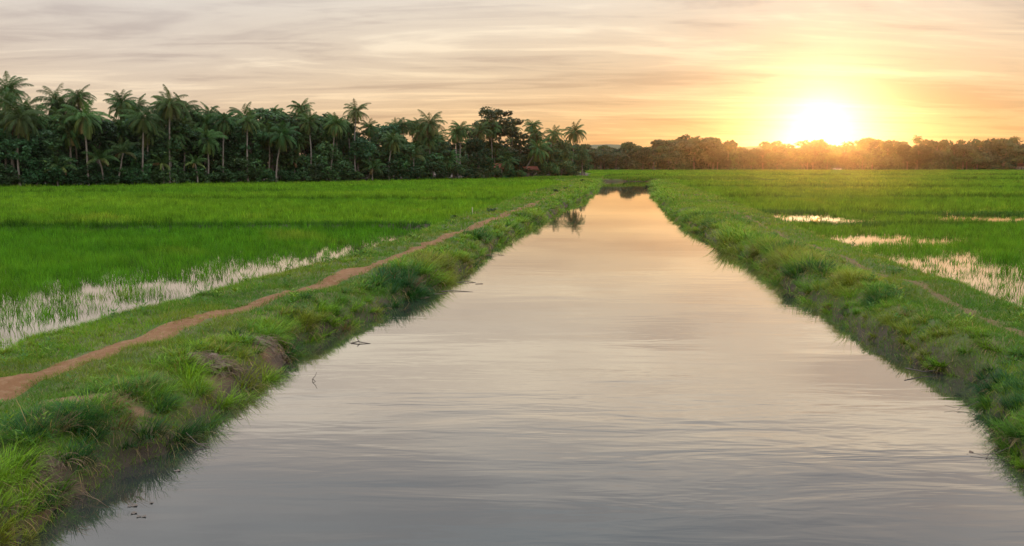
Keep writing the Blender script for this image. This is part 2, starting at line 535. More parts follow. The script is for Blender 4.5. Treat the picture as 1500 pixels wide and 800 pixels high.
def path_strip(name, c0, c1, mat, y0, y1, label):
    keep = np.where((rows >= y0) & (rows <= y1))[0]
    g = grid[keep][:, c0:c1 + 1]; yk = np.repeat(rows[keep][:, None], g.shape[1], 1)
    z = ZZ[keep][:, c0:c1 + 1] + 0.012
    z[:, 0] -= 0.03; z[:, -1] -= 0.03
    VV = np.stack([g, yk, z], 2).reshape(-1, 3); n2 = g.shape[1]
    i2 = np.arange(len(keep) - 1)[:, None] * n2 + np.arange(n2 - 1)[None, :]
    q = np.stack([i2, i2 + 1, i2 + n2 + 1, i2 + n2], 2).reshape(-1, 4)
    link(name, make_mesh(name, VV, [q], mat, smooth=True), kind='structure', label=label)


cL = 45 + 14
path_strip('dirt_path', cL, cL + 6, M_PATH, 6, 122, 'worn red earth footpath along the top of the left bank')
cR = 45 + 14 + 6 + 21 + 5 + 1 + 5 + 21
path_strip('worn_path', cR, cR + 5, M_PATH2, 6, 75, 'faint narrow brown footpath along the top of the right bank')

# canal water, one sheet running under both banks
ys = np.concatenate([[-14, -5, 0], np.linspace(4, YEND + 1.0, 120)])
xl = np.minimum(shoreL(ys) - 0.25, shoreL(ys)); xr = shoreR(ys) + 0.25
VV = []; Q = []
for k, yy in enumerate(ys):
    for t in range(5): VV.append((xl[k] + (xr[k] - xl[k]) * t / 4, yy, 0.0))
for k in range(len(ys) - 1):
    for t in range(4): Q.append((k * 5 + t, k * 5 + t + 1, k * 5 + t + 6, k * 5 + t + 5))
link('canal_water', make_mesh('canal_water', VV, [np.array(Q)], M_WATER), kind='structure', label='wide calm canal reflecting the sunset sky')
# standing water in the paddies
for side in (-1, 1):
    ys = np.linspace(5, 230 if side > 0 else 132, 140); VV = []; Q = []
    for k, yy in enumerate(ys):
        e = float(fieldL(yy) + 0.12) if side < 0 else float(fieldR(yy) - 0.12)
        o = e + side * 240
        VV += [(e, yy, 0.205), (o, yy, 0.205)] if side > 0 else [(o, yy, 0.205), (e, yy, 0.205)]
    for k in range(len(ys) - 1): Q.append((2 * k, 2 * k + 1, 2 * k + 3, 2 * k + 2))
    link('paddy_water', make_mesh('paddy_water', VV, [np.array(Q)], M_PADDY), kind='structure',
         label='shallow standing water among the rice on the %s of the canal' % ('left' if side < 0 else 'right'))

# ---------------------------------------------------------------- rice
WETR = [ground_at(1190, 320, .2) + (4.6, 12.0, 0.945), ground_at(1235, 355, .2) + (3.4, 6.0, 0.93), ground_at(1300, 350, .2) + (5.0, 4.6, 0.91), ground_at(1370, 388, .2) + (3.8, 4.8, 0.80),
        ground_at(1440, 415, .2) + (2.5, 2.8, 0.76), ground_at(1490, 445, .2) + (2.2, 2.8, 0.77), ground_at(1450, 317, .2) + (9.5, 9.0, 0.94),
        ground_at(1395, 425, .2) + (1.2, 1.0, 0.8), ground_at(1440, 372, .2) + (2.6, 1.0, 0.6), ground_at(1330, 400, .2) + (1.2, 0.9, 0.7)]


def thin(side, x, y):
    """share of the rice that is missing (flooded, half-grown places)"""
    n = fbm(x * 0.55, y * 0.55, 91, 3) - 0.5
    if side < 0:
        d = fieldL(y) - x
        w = np.interp(y, [10, 16, 22, 30, 36, 46, 52], [8.5, 8.2, 7.6, 6.6, 5.4, 3.6, 0.0])
        m = 1 - sstep(0.25, 1.0, d / np.maximum(w, 0.01) + n * 0.9)
        m = m * np.interp(y, [10, 20, 27, 30, 40, 48, 52], [0.84, 0.84, 0.86, 0.82, 0.84, 0.72, 0]) * (0.82 + 0.18 * sstep(0.38, 0.58, fbm(x * 0.4, y * 0.25, 93, 2)))
        return m * (y < 52)
    m = np.zeros_like(x)
    for cx, cy, rx, ry, a in WETR:
        d = np.sqrt(((x - cx) / rx) ** 2 + ((y - cy) / ry) ** 2)
        m = np.maximum(m, a * (1 - sstep(0.45, 1.05, d + n * 1.3)))
    return m


def parcel_tint(side, x, y):
    """young rice differs from paddy to paddy"""
    n = fbm(x * 0.05, y * 0.05, 95, 3); n2 = fbm(x * 0.35, y * 0.35, 96, 2)
    c_d = np.array([0.062, 0.195, 0.010]); c_l = np.array([0.125, 0.265, 0.016]); c_y = np.array([0.20, 0.27, 0.03])
    if side < 0: t = np.where(y > bund_y(BUNDS[0], x), 0.75, 0.12)
    else: t = np.interp(y, [20, 45, 60, 100, 200, 400], [0.35, 0.35, 0.5, 0.6, 0.62, 0.55])
    t = np.clip(t + (n - 0.5) * 1.1 + (n2 - 0.5) * 0.4, 0, 1.3)[:, None]
    c = c_d * (1 - t) + c_l * t
    s = np.clip((n2 - 0.72) * 2.5, 0, 0.6)[:, None]
    return c * (1 - s) + c_y * s


G_BRIGHT = np.array([0.125, 0.245, 0.014]); G_MID = np.array([0.066, 0.160, 0.014]); G_DARK = np.array([0.020, 0.075, 0.018])
G_OLIVE = np.array([0.150, 0.190, 0.022]); G_STRAW = np.array([0.30, 0.22, 0.10]); G_BROWN = np.array([0.11, 0.07, 0.04])


def rice(side, name, label, bands):
    acc = Acc()
    for (y0, y1, dens, nb, Lr, W, nseg) in bands:
        if side < 0: xa, xb = -0.72 * y1 - 3, float(fieldL(np.linspace(y0, y1, 9)).max())
        else: xa, xb = float(fieldR(np.linspace(y0, y1, 9)).min()), 0.72 * y1 + 3
        n = int((xb - xa) * (y1 - y0) * dens)
        x = rng.uniform(xa, xb, n); yy = rng.uniform(y0, y1, n)
        keep = np.abs(x) < 0.70 * yy + 4
        keep &= (x < fieldL(yy) - 0.05) if side < 0 else (x > fieldR(yy) + 0.05)
        if side < 0: keep &= (yy < grove_front(x) + 1) | (x > (866 - 750) / F * yy)
        keep &= ~((np.abs(x - 29) < 34) & (yy > YEND - 6) & (yy < YEND + 9))
        th = thin(side, x, yy)
        keep &= rng.uniform(0, 1, n) > th
        x, yy, th = x[keep], yy[keep], th[keep]
        z = height(x, yy)
        bund = np.zeros(len(x))
        for b in BUNDS:
            if b[0] == ('L' if side < 0 else 'R'):
                bund = np.maximum(bund, np.exp(-((yy - bund_y(b, x) + 0.3 * b[4]) / (1.1 * b[4] + 0.002 * yy)) ** 2) * (vnoise(x * 0.09, yy * 0 + b[1], 97) > 0.35))
        c = parcel_tint(side, x, yy)
        c = c * np.clip(rng.normal(1.0, 0.24, len(x)), 0.45, 1.7)[:, None] * (0.72 + 0.56 * fbm(x * 1.1, yy * 0.9, 99, 3))[:, None]
        c = c * (1 - 0.45 * bund[:, None])
        hh = (0.66 + 0.62 * fbm(x * 0.7, yy * 0.7, 98, 3)) * np.clip(rng.normal(1, 0.12, len(x)), 0.6, 1.4) * (1 - 0.42 * th) * (1 + 0.3 * bund)
        k = np.repeat(np.arange(len(x)), nb); m = len(k)
        spread = 0.06 + W * 1.2
        P = np.stack([x[k] + rng.normal(0, spread, m), yy[k] + rng.normal(0, spread, m), z[k] - 0.03], 1)
        Ln = Lr * hh[k] * rng.uniform(0.72, 1.12, m)
        cc = c[k] * rng.uniform(0.75, 1.25, m)[:, None]
        # blades: lower part deeper green, tips paler
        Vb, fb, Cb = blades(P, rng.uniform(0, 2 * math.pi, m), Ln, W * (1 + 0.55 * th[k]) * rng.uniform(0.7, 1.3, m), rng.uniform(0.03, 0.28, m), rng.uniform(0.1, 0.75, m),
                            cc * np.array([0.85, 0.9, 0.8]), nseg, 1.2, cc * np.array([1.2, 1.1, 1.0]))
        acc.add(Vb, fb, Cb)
    for b in BUNDS:                                        # rough grass along the ledges between paddies
        if b[0] != ('L' if side < 0 else 'R'): continue
        xm = 0.7 * b[1] + 4; xa, xb = (-xm, float(fieldL(b[1]))) if side < 0 else (float(fieldR(b[1])), xm)
        n = int((xb - xa) * 60 * min(1.0, 45.0 / b[1]))
        x = rng.uniform(xa, xb, n); x = x[vnoise(x * 0.12, x * 0 + b[1], 88) > 0.22]; n = len(x)
        yy = bund_y(b, x) + rng.normal(-0.25, 0.8, n) * b[4]
        k = np.repeat(np.arange(n), 6); m = len(k); sc_ = b[1] / 45.0
        cc = (0.55 * G_MID + 0.45 * G_DARK) * rng.uniform(0.6, 1.5, m)[:, None]
        P = np.stack([x[k] + rng.normal(0, 0.08 * sc_, m), yy[k] + rng.normal(0, 0.1, m), height(x, yy)[k] - 0.03], 1)
        acc.add(*blades(P, rng.uniform(0, 6.283, m), rng.uniform(0.2, 0.5, m), 0.024 * sc_ * rng.uniform(0.7, 1.3, m), rng.uniform(0.1, 0.6, m), rng.uniform(0.2, 0.9, m), cc * 0.8, 2, 1.0, cc * 1.25))
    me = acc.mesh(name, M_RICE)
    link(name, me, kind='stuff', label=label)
    return len(me.polygons)


nL = rice(-1, 'rice_field', 'bright green young rice filling the paddies left of the canal',
          [(8, 24, 34, 9, 0.47, 0.013, 2), (24, 36, 26, 9, 0.49, 0.017, 2), (36, 54, 17, 9, 0.51, 0.025, 2), (54, 85, 7.5, 9, 0.62, 0.05, 2), (85, 125, 4, 8, 0.64, 0.09, 1), (125, 262, 1.6, 8, 0.66, 0.17, 1), (262, 472, 0.5, 8, 0.7, 0.42, 1)])
nR = rice(1, 'rice_field', 'green rice in the wide fields right of the canal out to the far wood',
          [(14, 28, 34, 9, 0.47, 0.014, 2), (28, 40, 24, 9, 0.49, 0.018, 2), (40, 60, 13, 9, 0.5, 0.028, 2), (60, 95, 6, 9, 0.62, 0.055, 2), (95, 150, 2.6, 8, 0.64, 0.11, 1), (150, 250, 1.1, 8, 0.66, 0.22, 1), (250, 472, 0.5, 8, 0.7, 0.42, 1)])

# far part of the left side beyond the canal's end and between grove and canal
# ---------------------------------------------------------------- grass on the banks


def bank_grass(side, name, label):
    acc = Acc()
    sh = shoreL if side < 0 else shoreR; fd = fieldL if side < 0 else fieldR; pth = pathL if side < 0 else pathR
    pw = PW_L if side < 0 else PW_R
    pend = 170 if side < 0 else 60
    def sample(y0, y1, dens):
        ym = np.linspace(y0, y1, 200)
        wmax = float(np.abs(fd(ym) - sh(ym)).max()) + 0.4
        n = int((y1 - y0) * wmax * dens)
        yy = rng.uniform(y0, y1, n); uu = rng.uniform(-0.05, wmax, n)
        x = sh(yy) + side * uu
        w = np.abs(fd(yy) - sh(yy))
        k = (uu < w + 0.15) & (np.abs(x) < 0.70 * yy + 2.5)
        return x[k], yy[k], uu[k], w[k]
    # --- short turf everywhere
    for (y0, y1, dens, Lr, W, nb) in ((6, 14, 620, 0.13, 0.009, 3), (14, 24, 340, 0.15, 0.013, 3), (24, 42, 110, 0.17, 0.022, 3), (42, 75, 36, 0.22, 0.045, 3), (75, 188, 9, 0.32, 0.11, 3)):
        x, yy, uu, w = sample(y0, y1, dens)
        pd = np.abs(x - pth(yy)) / (pw * (0.85 + 0.8 * (fbm(x * 2.6, yy * 2.6, 71, 3) - 0.5) * 2))
        kp = (pd > 0.78) | (rng.uniform(0, 1, len(x)) < ((0.10 + 0.75 * sstep(32, 85, yy)) if side < 0 else 0.5)) | (yy > pend)
        kp &= rng.uniform(0, 1, len(x)) > 0.95 * bareness(x, yy)
        kp &= uu > 0.08
        x, yy, uu, w, pd = x[kp], yy[kp], uu[kp], w[kp], pd[kp]
        dry = fbm(x * 0.7, yy * 0.7, 72, 3); dry2 = fbm(x * 0.25, yy * 0.25, 73, 2)
        t = np.clip((dry - 0.42) * 3.0, 0, 1)[:, None]; t2 = np.clip((dry2 - 0.4) * 3, 0, 1)[:, None]
        c = (G_MID * (1 - t2) + G_BRIGHT * t2) * (1 - 0.7 * t) + G_OLIVE * 0.7 * t
        k = np.repeat(np.arange(len(x)), nb); m = len(k)
        s = np.where(rng.uniform(0, 1, m) < 0.05, 1, 0)[:, None]
        cc = (c[k] * (1 - s) + G_STRAW * s) * rng.uniform(0.7, 1.3, m)[:, None]
        low = np.clip(0.45 + 0.6 * np.minimum(pd[k], 2) / 2, 0.4, 1.0)
        P = np.stack([x[k] + rng.normal(0, 0.04, m), yy[k] + rng.normal(0, 0.04, m), height(x, yy)[k] - 0.015], 1)
        Vb, fb, Cb = blades(P, rng.uniform(0, 6.283, m), Lr * low * rng.uniform(0.5, 1.35, m), W * rng.uniform(0.7, 1.3, m), rng.uniform(0.1, 0.8, m), rng.uniform(0.1, 1.0, m), cc, 1, 1.4, cc * 1.15)
        acc.add(Vb, fb, Cb)
    # --- tussocks: long arching blades
    for (y0, y1, dens, nb, Lr, W, nseg) in ((6, 13, 15.0, 120, 0.33, 0.0085, 3), (13, 22, 11.0, 100, 0.41, 0.0115, 3), (22, 36, 6.0, 85, 0.62, 0.018, 2), (36, 60, 3.2, 56, 0.74, 0.034, 2), (60, 100, 1.4, 40, 0.75, 0.065, 2), (100, 190, 0.75, 34, 0.95, 0.13, 2)):
        x, yy, uu, w = sample(y0, y1, dens)
        p = np.abs(x - pth(yy))
        big = np.exp(-(np.maximum(uu - 0.75, 0) / 0.85) ** 2)                       # towards the water
        verge = np.exp(-((w - uu - 0.35) / 0.45) ** 2)                               # towards the paddy
        lush = np.clip(0.5 + 1.7 * (fbm(x * 0.75 / (1 + yy / 90), yy * 0.62 / (1 + yy / 45), 74, 2) - 0.5), 0, 1)
        prob = np.clip(1.1 * big + 0.9 * verge + 0.25 + 0.5 * (lush - 0.5) * 2, 0.05, 1.0) * (1 - 0.9 * bareness(x, yy))
        prob *= np.where(yy < pend, sstep(pw + 0.12, pw + 0.5, p), 1)
        kp = rng.uniform(0, 1, len(x)) < prob
        x, yy, uu, w, big, verge, p = x[kp], yy[kp], uu[kp], w[kp], big[kp], verge[kp], p[kp]
        n = len(x); r = rng.uniform(0, 1, n)
        size = 0.74 * (0.36 + 0.72 * big * rng.uniform(0.6, 1.3, n) + 0.10 * verge) * np.clip(0.42 + (lush[kp]) * 1.15, np.where(uu < 0.9, 0.72, 0.45), 1.45)
        size = np.where(yy < pend, np.minimum(size, 0.28 + (p - pw) * 0.75), size)
        tone = 0.5 + 1.25 * (fbm(x * 0.6, yy * 0.5, 75, 2) - 0.5) + rng.normal(0, 0.08, n)
        c = np.where((tone < 0.31)[:, None], G_DARK, np.where((tone < 0.48)[:, None], G_MID, np.where((tone < 0.64)[:, None], G_BRIGHT, G_OLIVE)))
        c = np.where(((r < 0.03) & (uu < 1.2))[:, None], G_BROWN * 1.3, c)
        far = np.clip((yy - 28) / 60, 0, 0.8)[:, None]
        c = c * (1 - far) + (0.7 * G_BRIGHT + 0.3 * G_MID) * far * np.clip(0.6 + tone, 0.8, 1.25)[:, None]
        hz = height(x, yy)
        k = np.repeat(np.arange(n), nb); m = len(k)
        rad = 0.13 * size[k] * np.sqrt(rng.uniform(0, 1, m)) * (1 + 0.012 * yy[k])
        a = rng.uniform(0, 6.283, m)
        # near the edge the blades hang out over the water
        ax = np.cos(a) * 1.0 - side * 0.75 * (big[k] * np.clip(1.0 - uu[k] / 1.3, 0, 1)); ay = np.sin(a)
        az = np.arctan2(ay, ax)
        dead = (rng.uniform(0, 1, m) < np.where(uu[k] < 1.0, 0.12, 0.05))[:, None]
        cc = np.where(dead, G_STRAW * 0.8, c[k]) * rng.uniform(0.65, 1.35, m)[:, None]
        P = np.stack([x[k] + np.cos(a) * rad, y_ := yy[k] + np.sin(a) * rad, hz[k] - 0.04], 1)
        lean = rng.uniform(0.05, 0.55, m) + 0.3 * (rad / (0.13 * size[k] + 1e-6)); curl = rng.uniform(0.4, 1.7, m)
        droop = dead[:, 0] * (uu[k] < 0.9)
        lean = lean + droop * 0.8; curl = curl + droop * 0.6
        Vb, fb, Cb = blades(P, az, Lr * size[k] * rng.uniform(0.55, 1.25, m), W * rng.uniform(0.7, 1.35, m), lean, curl, cc * 0.50, nseg, 0.9, cc * 1.65)  # shade of the gaps put into the colour: feet darkened, tips brightened
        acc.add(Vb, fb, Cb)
    # --- broad-leaved weeds among the grass
    for (y0, y1, dens, W, Lr) in ((6, 16, 3.0, 0.026, 0.10), (16, 30, 2.0, 0.036, 0.13), (30, 55, 0.7, 0.06, 0.2)):
        x, yy, uu, w = sample(y0, y1, dens)
        kp = (np.abs(x - pth(yy)) > pw + 0.3) & (uu > 0.45) & (fbm(x * 0.8, yy * 0.8, 79, 2) > 0.42)
        x, yy = x[kp], yy[kp]; n = len(x)
        k = np.repeat(np.arange(n), 16); m = len(k)
        hgt = rng.uniform(0.02, 0.24, m); a = rng.uniform(0, 6.283, m); q = rng.uniform(0.01, 0.1, m)
        P = np.stack([x[k] + np.cos(a) * q, yy[k] + np.sin(a) * q, height(x, yy)[k] + hgt], 1)
        c = np.where((rng.uniform(0, 1, n) < 0.5)[:, None], np.array([0.055, 0.135, 0.018]), np.array([0.115, 0.20, 0.02]))
        cc = c[k] * rng.uniform(0.7, 1.3, m)[:, None]
        acc.add(*blades(P, a, Lr * rng.uniform(0.5, 1.1, m), W * rng.uniform(0.6, 1.3, m), rng.uniform(0.6, 1.3, m), rng.uniform(0.2, 0.8, m), cc, 2, 0.4, cc * 1.1, 3.0))
    # --- the low bank across the canal's far end
    n = 6500
    x = rng.uniform(4, 56, n); yy = YEND + rng.uniform(-1.0, 8.0, n)
    keep = (x < 60); x, yy = x[keep], yy[keep]
    if side > 0:
        hz = height(x, yy); k = np.repeat(np.arange(len(x)), 6); m = len(k)
        cc = (0.65 * G_BRIGHT + 0.35 * G_MID) * rng.uniform(0.6, 1.2, m)[:, None]
        P = np.stack([x[k] + rng.normal(0, .25, m), yy[k] + rng.normal(0, .25, m), hz[k] - .05], 1)
        Vb, fb, Cb = blades(P, rng.uniform(0, 6.28, m), rng.uniform(.4, .9, m), np.full(m, .17), rng.uniform(.1, .5, m), rng.uniform(.2, 1, m), cc, 1, 1.3, cc)
        acc.add(Vb, fb, Cb)
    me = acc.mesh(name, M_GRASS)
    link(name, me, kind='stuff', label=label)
    return len(me.polygons)


gL = bank_grass(-1, 'bank_grass', 'shaggy green grass covering the left bank and hanging over the water')
gR = bank_grass(1, 'bank_grass', 'shaggy green grass covering the right bank and hanging over the water')
print('faces', nL, nR, gL, gR)

# ---------------------------------------------------------------- trees
def palm_crown(seed, nf=26, Lf=4.2, young=False):
    r = np.random.default_rng(seed); acc = Acc()
    ga = 2.39996
    for i in range(nf):
        t = i / (nf - 1)
        az = i * ga + r.uniform(-0.25, 0.25)
        el = R(76 - 128 * t ** 0.85 + r.uniform(-14, 14)) if not young else R(80 - 75 * t + r.uniform(-8, 8))
        Lh = Lf * (0.72 + 0.38 * math.sin(math.pi * min(1, 0.25 + 0.75 * t))) * r.uniform(0.88, 1.1)
        n = 15; p = np.zeros((n, 3)); e = el
        drop = r.uniform(1.45, 2.5) * (0.6 + 0.4 * math.cos(el))
        d = []
        for k in range(n):
            dv = np.array([math.cos(e) * math.cos(az), math.cos(e) * math.sin(az), math.sin(e)]); d.append(dv)
            if k < n - 1: p[k + 1] = p[k] + dv * Lh / (n - 1)
            e -= drop / (n - 1) * (0.5 + k / n)
            e = max(e, R(-84))
        d = np.array(d)
        old = t > 0.86
        if old and r.uniform() < 0.55: col = np.array([0.17, 0.12, 0.05])
        elif t > 0.66: col = np.array([0.085, 0.12, 0.030])
        else: col = np.array([0.044, 0.092, 0.024])
        col = col * r.uniform(0.75, 1.3)
        Vt, ft, Ct = tube(p[::2], np.linspace(0.05, 0.012, 8), 3, col * np.array([1.7, 1.4, 1.2]))
        acc.add(Vt, ft, Ct)
        # leaflets
        nl = 30; ts = np.linspace(0.14, 0.99, nl)
        side0 = np.array([-math.sin(az), math.cos(az), 0])
        VV = []; Q = []
        for tt in ts:
            f = tt * (n - 1); k = min(int(f), n - 2); w = f - k
            b = p[k] * (1 - w) + p[k + 1] * w; dd = d[k]
            up = np.cross(side0, dd)
            ll = 1.08 * r.uniform(0.85, 1.1) * (math.sin(math.pi * (0.12 + 0.80 * tt)) ** 0.7) * Lf / 4.2
            for s in (-1, 1):
                out = s * side0 * 0.80 + dd * 0.52 - np.array([0, 0, 1]) * r.uniform(0.25, 0.85) + up * 0.12
                out /= np.linalg.norm(out)
                tip = b + out * ll * 0.55
                out2 = out - np.array([0, 0, 1]) * 0.75; out2 /= np.linalg.norm(out2)
                tip2 = tip + out2 * ll * 0.45
                wd = dd * 0.034 + up * 0.008 * s
                j = len(VV)
                VV += [b - wd, b + wd, tip + wd * 0.9, tip - wd * 0.9, tip2]
                Q.append(j)
        j = np.array(Q)
        acc.add(np.array(VV), [np.stack([j, j + 1, j + 2, j + 3], 1), np.stack([j + 3, j + 2, j + 4], 1)], np.tile(col, (len(VV), 1)) * r.uniform(0.9, 1.1, (len(VV), 1)))
    if not young:                                             # nuts in the heart of the crown
        for i in range(9):
            a = r.uniform(0, 6.28); c = np.array([math.cos(a) * 0.38, math.sin(a) * 0.38, -0.35 - r.uniform(0, 0.3)])
            Vs, fs, Cs = tube([c + np.array([0, 0, .15]), c + np.array([0, 0, .08]), c, c - np.array([0, 0, .13])], [0.03, 0.12, 0.13, 0.03], 6, (0.16, 0.17, 0.05))
            acc.add(Vs, fs, Cs)
    return acc.mesh('palm_crown', M_PALM)


CROWNS = [palm_crown(100 + k, nf=34 + 2 * (k % 4), Lf=3.1 + 0.2 * (k % 3)) for k in range(10)]
YOUNG = [palm_crown(200 + k, nf=15, Lf=3.6, young=True) for k in range(3)]


def trunk_mesh(dx, dy, h, r0=0.2, r1=0.12, bend=0.0, seed=0):
    r = np.random.default_rng(seed)
    n = 12; t = np.linspace(0, 1, n)
    px = dx * (t ** 1.4) + bend * np.sin(math.pi * t) + r.normal(0, 0.03, n) * t
    py = dy * t
    pts = np.stack([px, py, -0.5 + (h + 0.5) * t], 1)
    rad = r0 * (1 - t) + r1 * t + 0.13 * np.exp(-t * 14); rad[-1] *= 1.2
    Vt, ft, Ct = tube(pts, rad, 8)
    return make_mesh('palm_trunk', Vt, ft, M_PTRUNK, smooth=True)


pc = [0]


def palm(cx, cy, bx, back, label, size=1.0, young=False, crown=None, group=None):
    """(cx, cy): crown heart in the photograph; bx: column of its foot; back: metres behind the grove's front"""
    k = pc[0]; pc[0] += 1
    Y = 160.0
    for _ in range(6):
        X = (bx - 750) / F * Y * (1 / 1.0); Y = float(grove_front(X)) + back
    X = at_depth(bx, 240, Y)[0]
    cxw, cz = at_depth(cx, cy, Y)
    z0 = float(height(np.array([X]), np.array([Y]))[0])
    h = cz - z0
    root = bpy.data.objects.new('coconut_palm', None); COL.objects.link(root); root.location = (X, Y, z0); root.empty_display_size = 0.5
    root['label'] = label; root['category'] = 'palm tree'; root['group'] = group or 'coconut palms of the grove'
    dx = cxw - X; dy = rng.uniform(-1, 1)
    link('trunk', trunk_mesh(dx, dy, h, 0.17 if not young else 0.13, 0.115, rng.uniform(-0.35, 0.35), k), root)
    s = size * rng.uniform(0.86, 1.08)
    link('crown', (YOUNG[k % 3] if young else CROWNS[crown if crown is not None else k % 10]), root, (dx, dy, h), rng.uniform(0, 6.28), s).rotation_euler = (rng.normal(0, 0.13), rng.normal(0, 0.13), rng.uniform(0, 6.28))
    return root


PALMS = [
    (12, 133, 15, 14, 'tall coconut palm cut by the left edge of the photo, topping the grove there', 1.15),
    (24, 174, 27, 2, 'big drooping front palm at the grove\'s left end, under the one cut by the edge', 1.2),
    (82, 150, 84, 16, 'small dark palm top peeking over the grove, second from the left end'),
    (112, 142, 112, 10, 'palm top rising just behind the drooping palm with the long straight trunk', 0.95),
    (124, 172, 127, 0, 'front coconut palm with wide drooping crown on a straight trunk in the grove\'s left part', 1.2),
    (101, 184, 99, 4, 'palm with short visible trunk half hidden left of the wide drooping front palm'),
    (108, 190, 117, 5, 'palm whose thin trunk slants right, just behind the wide drooping front palm', 0.9),
    (177, 150, 178, 12, 'feathery dark palm top between the drooping palm and the tallest left palm', 1.05),
    (210, 174, 207, 1, 'front palm whose pale trunk bends near its foot, left of the tallest left palm', 1.05),
    (248, 152, 247, 1, 'tallest coconut palm of the grove\'s left half, its bare straight trunk reaching the field', 1.1),
    (270, 186, 267, 5, 'yellowish palm crown tucked right behind the tallest palm of the left half', 0.85),
    (302, 204, 302, 2, 'low wide palm with a yellowing hanging frond, right of the tallest left palm', 1.05),
    (304, 166, 304, 16, 'small spiky palm top on the skyline above the low wide palm', 0.75),
    (326, 176, 326, 3, 'grey green palm with stiff upright top fronds, left of the palm over dark bushes'),
    (362, 178, 362, 1, 'slim palm with straight pale trunk standing over dark bushes', 1.0),
    (415, 199, 404, 0, 'low palm with a slanting pale trunk leaning right in front of round dark trees', 1.0),
    (440, 158, 440, 13, 'palm silhouetted on the skyline behind the low leaning palm', 0.95),
    (491, 182, 482, 2, 'palm with a curved trunk and yellow lower fronds, left of the tall thin twin'),
    (521, 163, 521, 3, 'tall thin palm with small round crown and long straight trunk, middle of the grove', 0.95),
    (541, 187, 539, 5, 'palm just right of the tall thin palm in the middle of the grove', 0.95),
    (575, 207, 569, 1, 'low pale green palm with star shaped crown in the middle of the grove', 1.05),
    (592, 184, 590, 12, 'ragged dark palm top on the skyline left of the big round palm', 0.9),
    (630, 182, 630, 6, 'big round full palm crown standing alone against the orange sky', 1.15),
    (675, 190, 675, 5, 'dark palm with hanging fronds and sky showing through, right of the big round palm', 1.05),
    (703, 192, 702, 4, 'palm in front of the flat topped tree', 1.0),
    (751, 189, 751, 8, 'thin dark palm top right of the flat topped tree', 0.9),
    (780, 184, 780, 16, 'small dark palm tuft on the skyline between the thin palm and the yellowing one', 0.9),
    (788, 219, 764, 3, 'palm with yellowing skirt of fronds on a strongly slanting trunk near the canal end', 1.2),
    (812, 196, 800, 8, 'palm near the grove\'s right end with a thin pale slanting trunk', 1.1),
    (842, 194, 839, 12, 'last palm silhouette at the grove\'s right end beside the canal', 1.25),
    (655, 234, 655, 2, 'low palm with arching fronds under the two silhouetted palms', 1.0),
    (742, 237, 741, 0, 'low palm spreading beside the small orange roof', 1.0),
    (805, 222, 795, 5, 'palm with dull crown half hidden beside the yellowing palm', 1.0),
]
for a in PALMS: palm(*a)
YP = [(150, 234, 150, 0, 'young palm with broad pale fronds right of the wide drooping front palm', 0.85), (176, 224, 168, 0, 'taller young palm with yellow tipped fronds left of the pale bent trunk', 0.9),
      (237, 240, 237, 1, 'young palm between the bent trunk and the tallest left palm', 0.75), (285, 240, 288, 0, 'short young palm on thin pale stem under the low wide palm', 0.7),
      (545, 247, 545, 0, 'pale young palm at the field edge below the tall thin palm', 0.9), (605, 230, 605, 1, 'pale young palm right of the star shaped palm', 0.95), (82, 248, 84, 0, 'short young palm with a yellow frond near the left end of the grove', 0.85),
      (430, 238, 430, 5, 'dark young palm behind the low leaning palm', 0.8)]
for a in YP: palm(*a, young=True)
for k in range(84):                                        # anonymous palms inside the grove
    px = rng.uniform(-40, 830); top = np.interp(px, [0, 250, 400, 640, 850], [156, 168, 178, 190, 202]) + rng.uniform(-9, 36)
    palm(px, top, px + rng.uniform(-6, 6), rng.uniform(2.5, 20), 'coconut palm crowded among others inside the dark grove', rng.uniform(0.85, 1.1), group='crowded palms inside the grove')


def leaf_crown(seed, lobes, n, size, base=(0.036, 0.088, 0.032)):
    """many leaf sprays spread through the volume of uneven lobes"""
    r = np.random.default_rng(seed)
    w = np.array([l[3] * l[4] * l[5] for l in lobes]) ** 0.67; w /= w.sum()
    li = r.choice(len(lobes), n, p=w); LB = np.array(lobes)
    d = r.normal(0, 1, (n, 3)); d /= np.linalg.norm(d, axis=1)[:, None]
    rad = r.uniform(0.35, 1.0, n) ** 0.45
    # clumpy: push sprays towards random twig tips
    P = LB[li, :3] + d * rad[:, None] * LB[li, 3:6]
    nt = max(30, n // 40)
    ti = r.choice(n, nt); tips = P[ti]
    near = np.argmin(((P[:, None, :] - tips[None, :, :]) ** 2).sum(2), 1) if n * nt < 4e6 else None
    if near is not None: P = P + (tips[near] - P) * r.uniform(0.15, 0.6, n)[:, None]
    a = r.normal(0, 1, (n, 3)); a[:, 2] *= 0.5; a /= np.linalg.norm(a, axis=1)[:, None]
    b = np.cross(a, d + r.normal(0, 0.6, (n, 3))); b /= np.linalg.norm(b, axis=1)[:, None] + 1e-9
    s = size * r.uniform(0.5, 1.3, n)[:, None]
    V = np.stack([P - a * s, P + b * s * 0.45, P + a * s, P - b * s * 0.45], 1).reshape(-1, 3)
    q = np.arange(n)[:, None] * 4 + np.array([[0, 1, 2, 3]])
    lob = r.uniform(0.7, 1.3, len(lobes))[li]
    c = np.array(base) * (lob * r.uniform(0.7, 1.35, n))[:, None]
    yl = r.uniform(0, 1, n) < 0.05
    c[yl] = c[yl] * np.array([2.0, 1.6, 0.9])
    return make_mesh('leaf_crown', V, [q], M_LEAF, np.repeat(c, 4, 0))


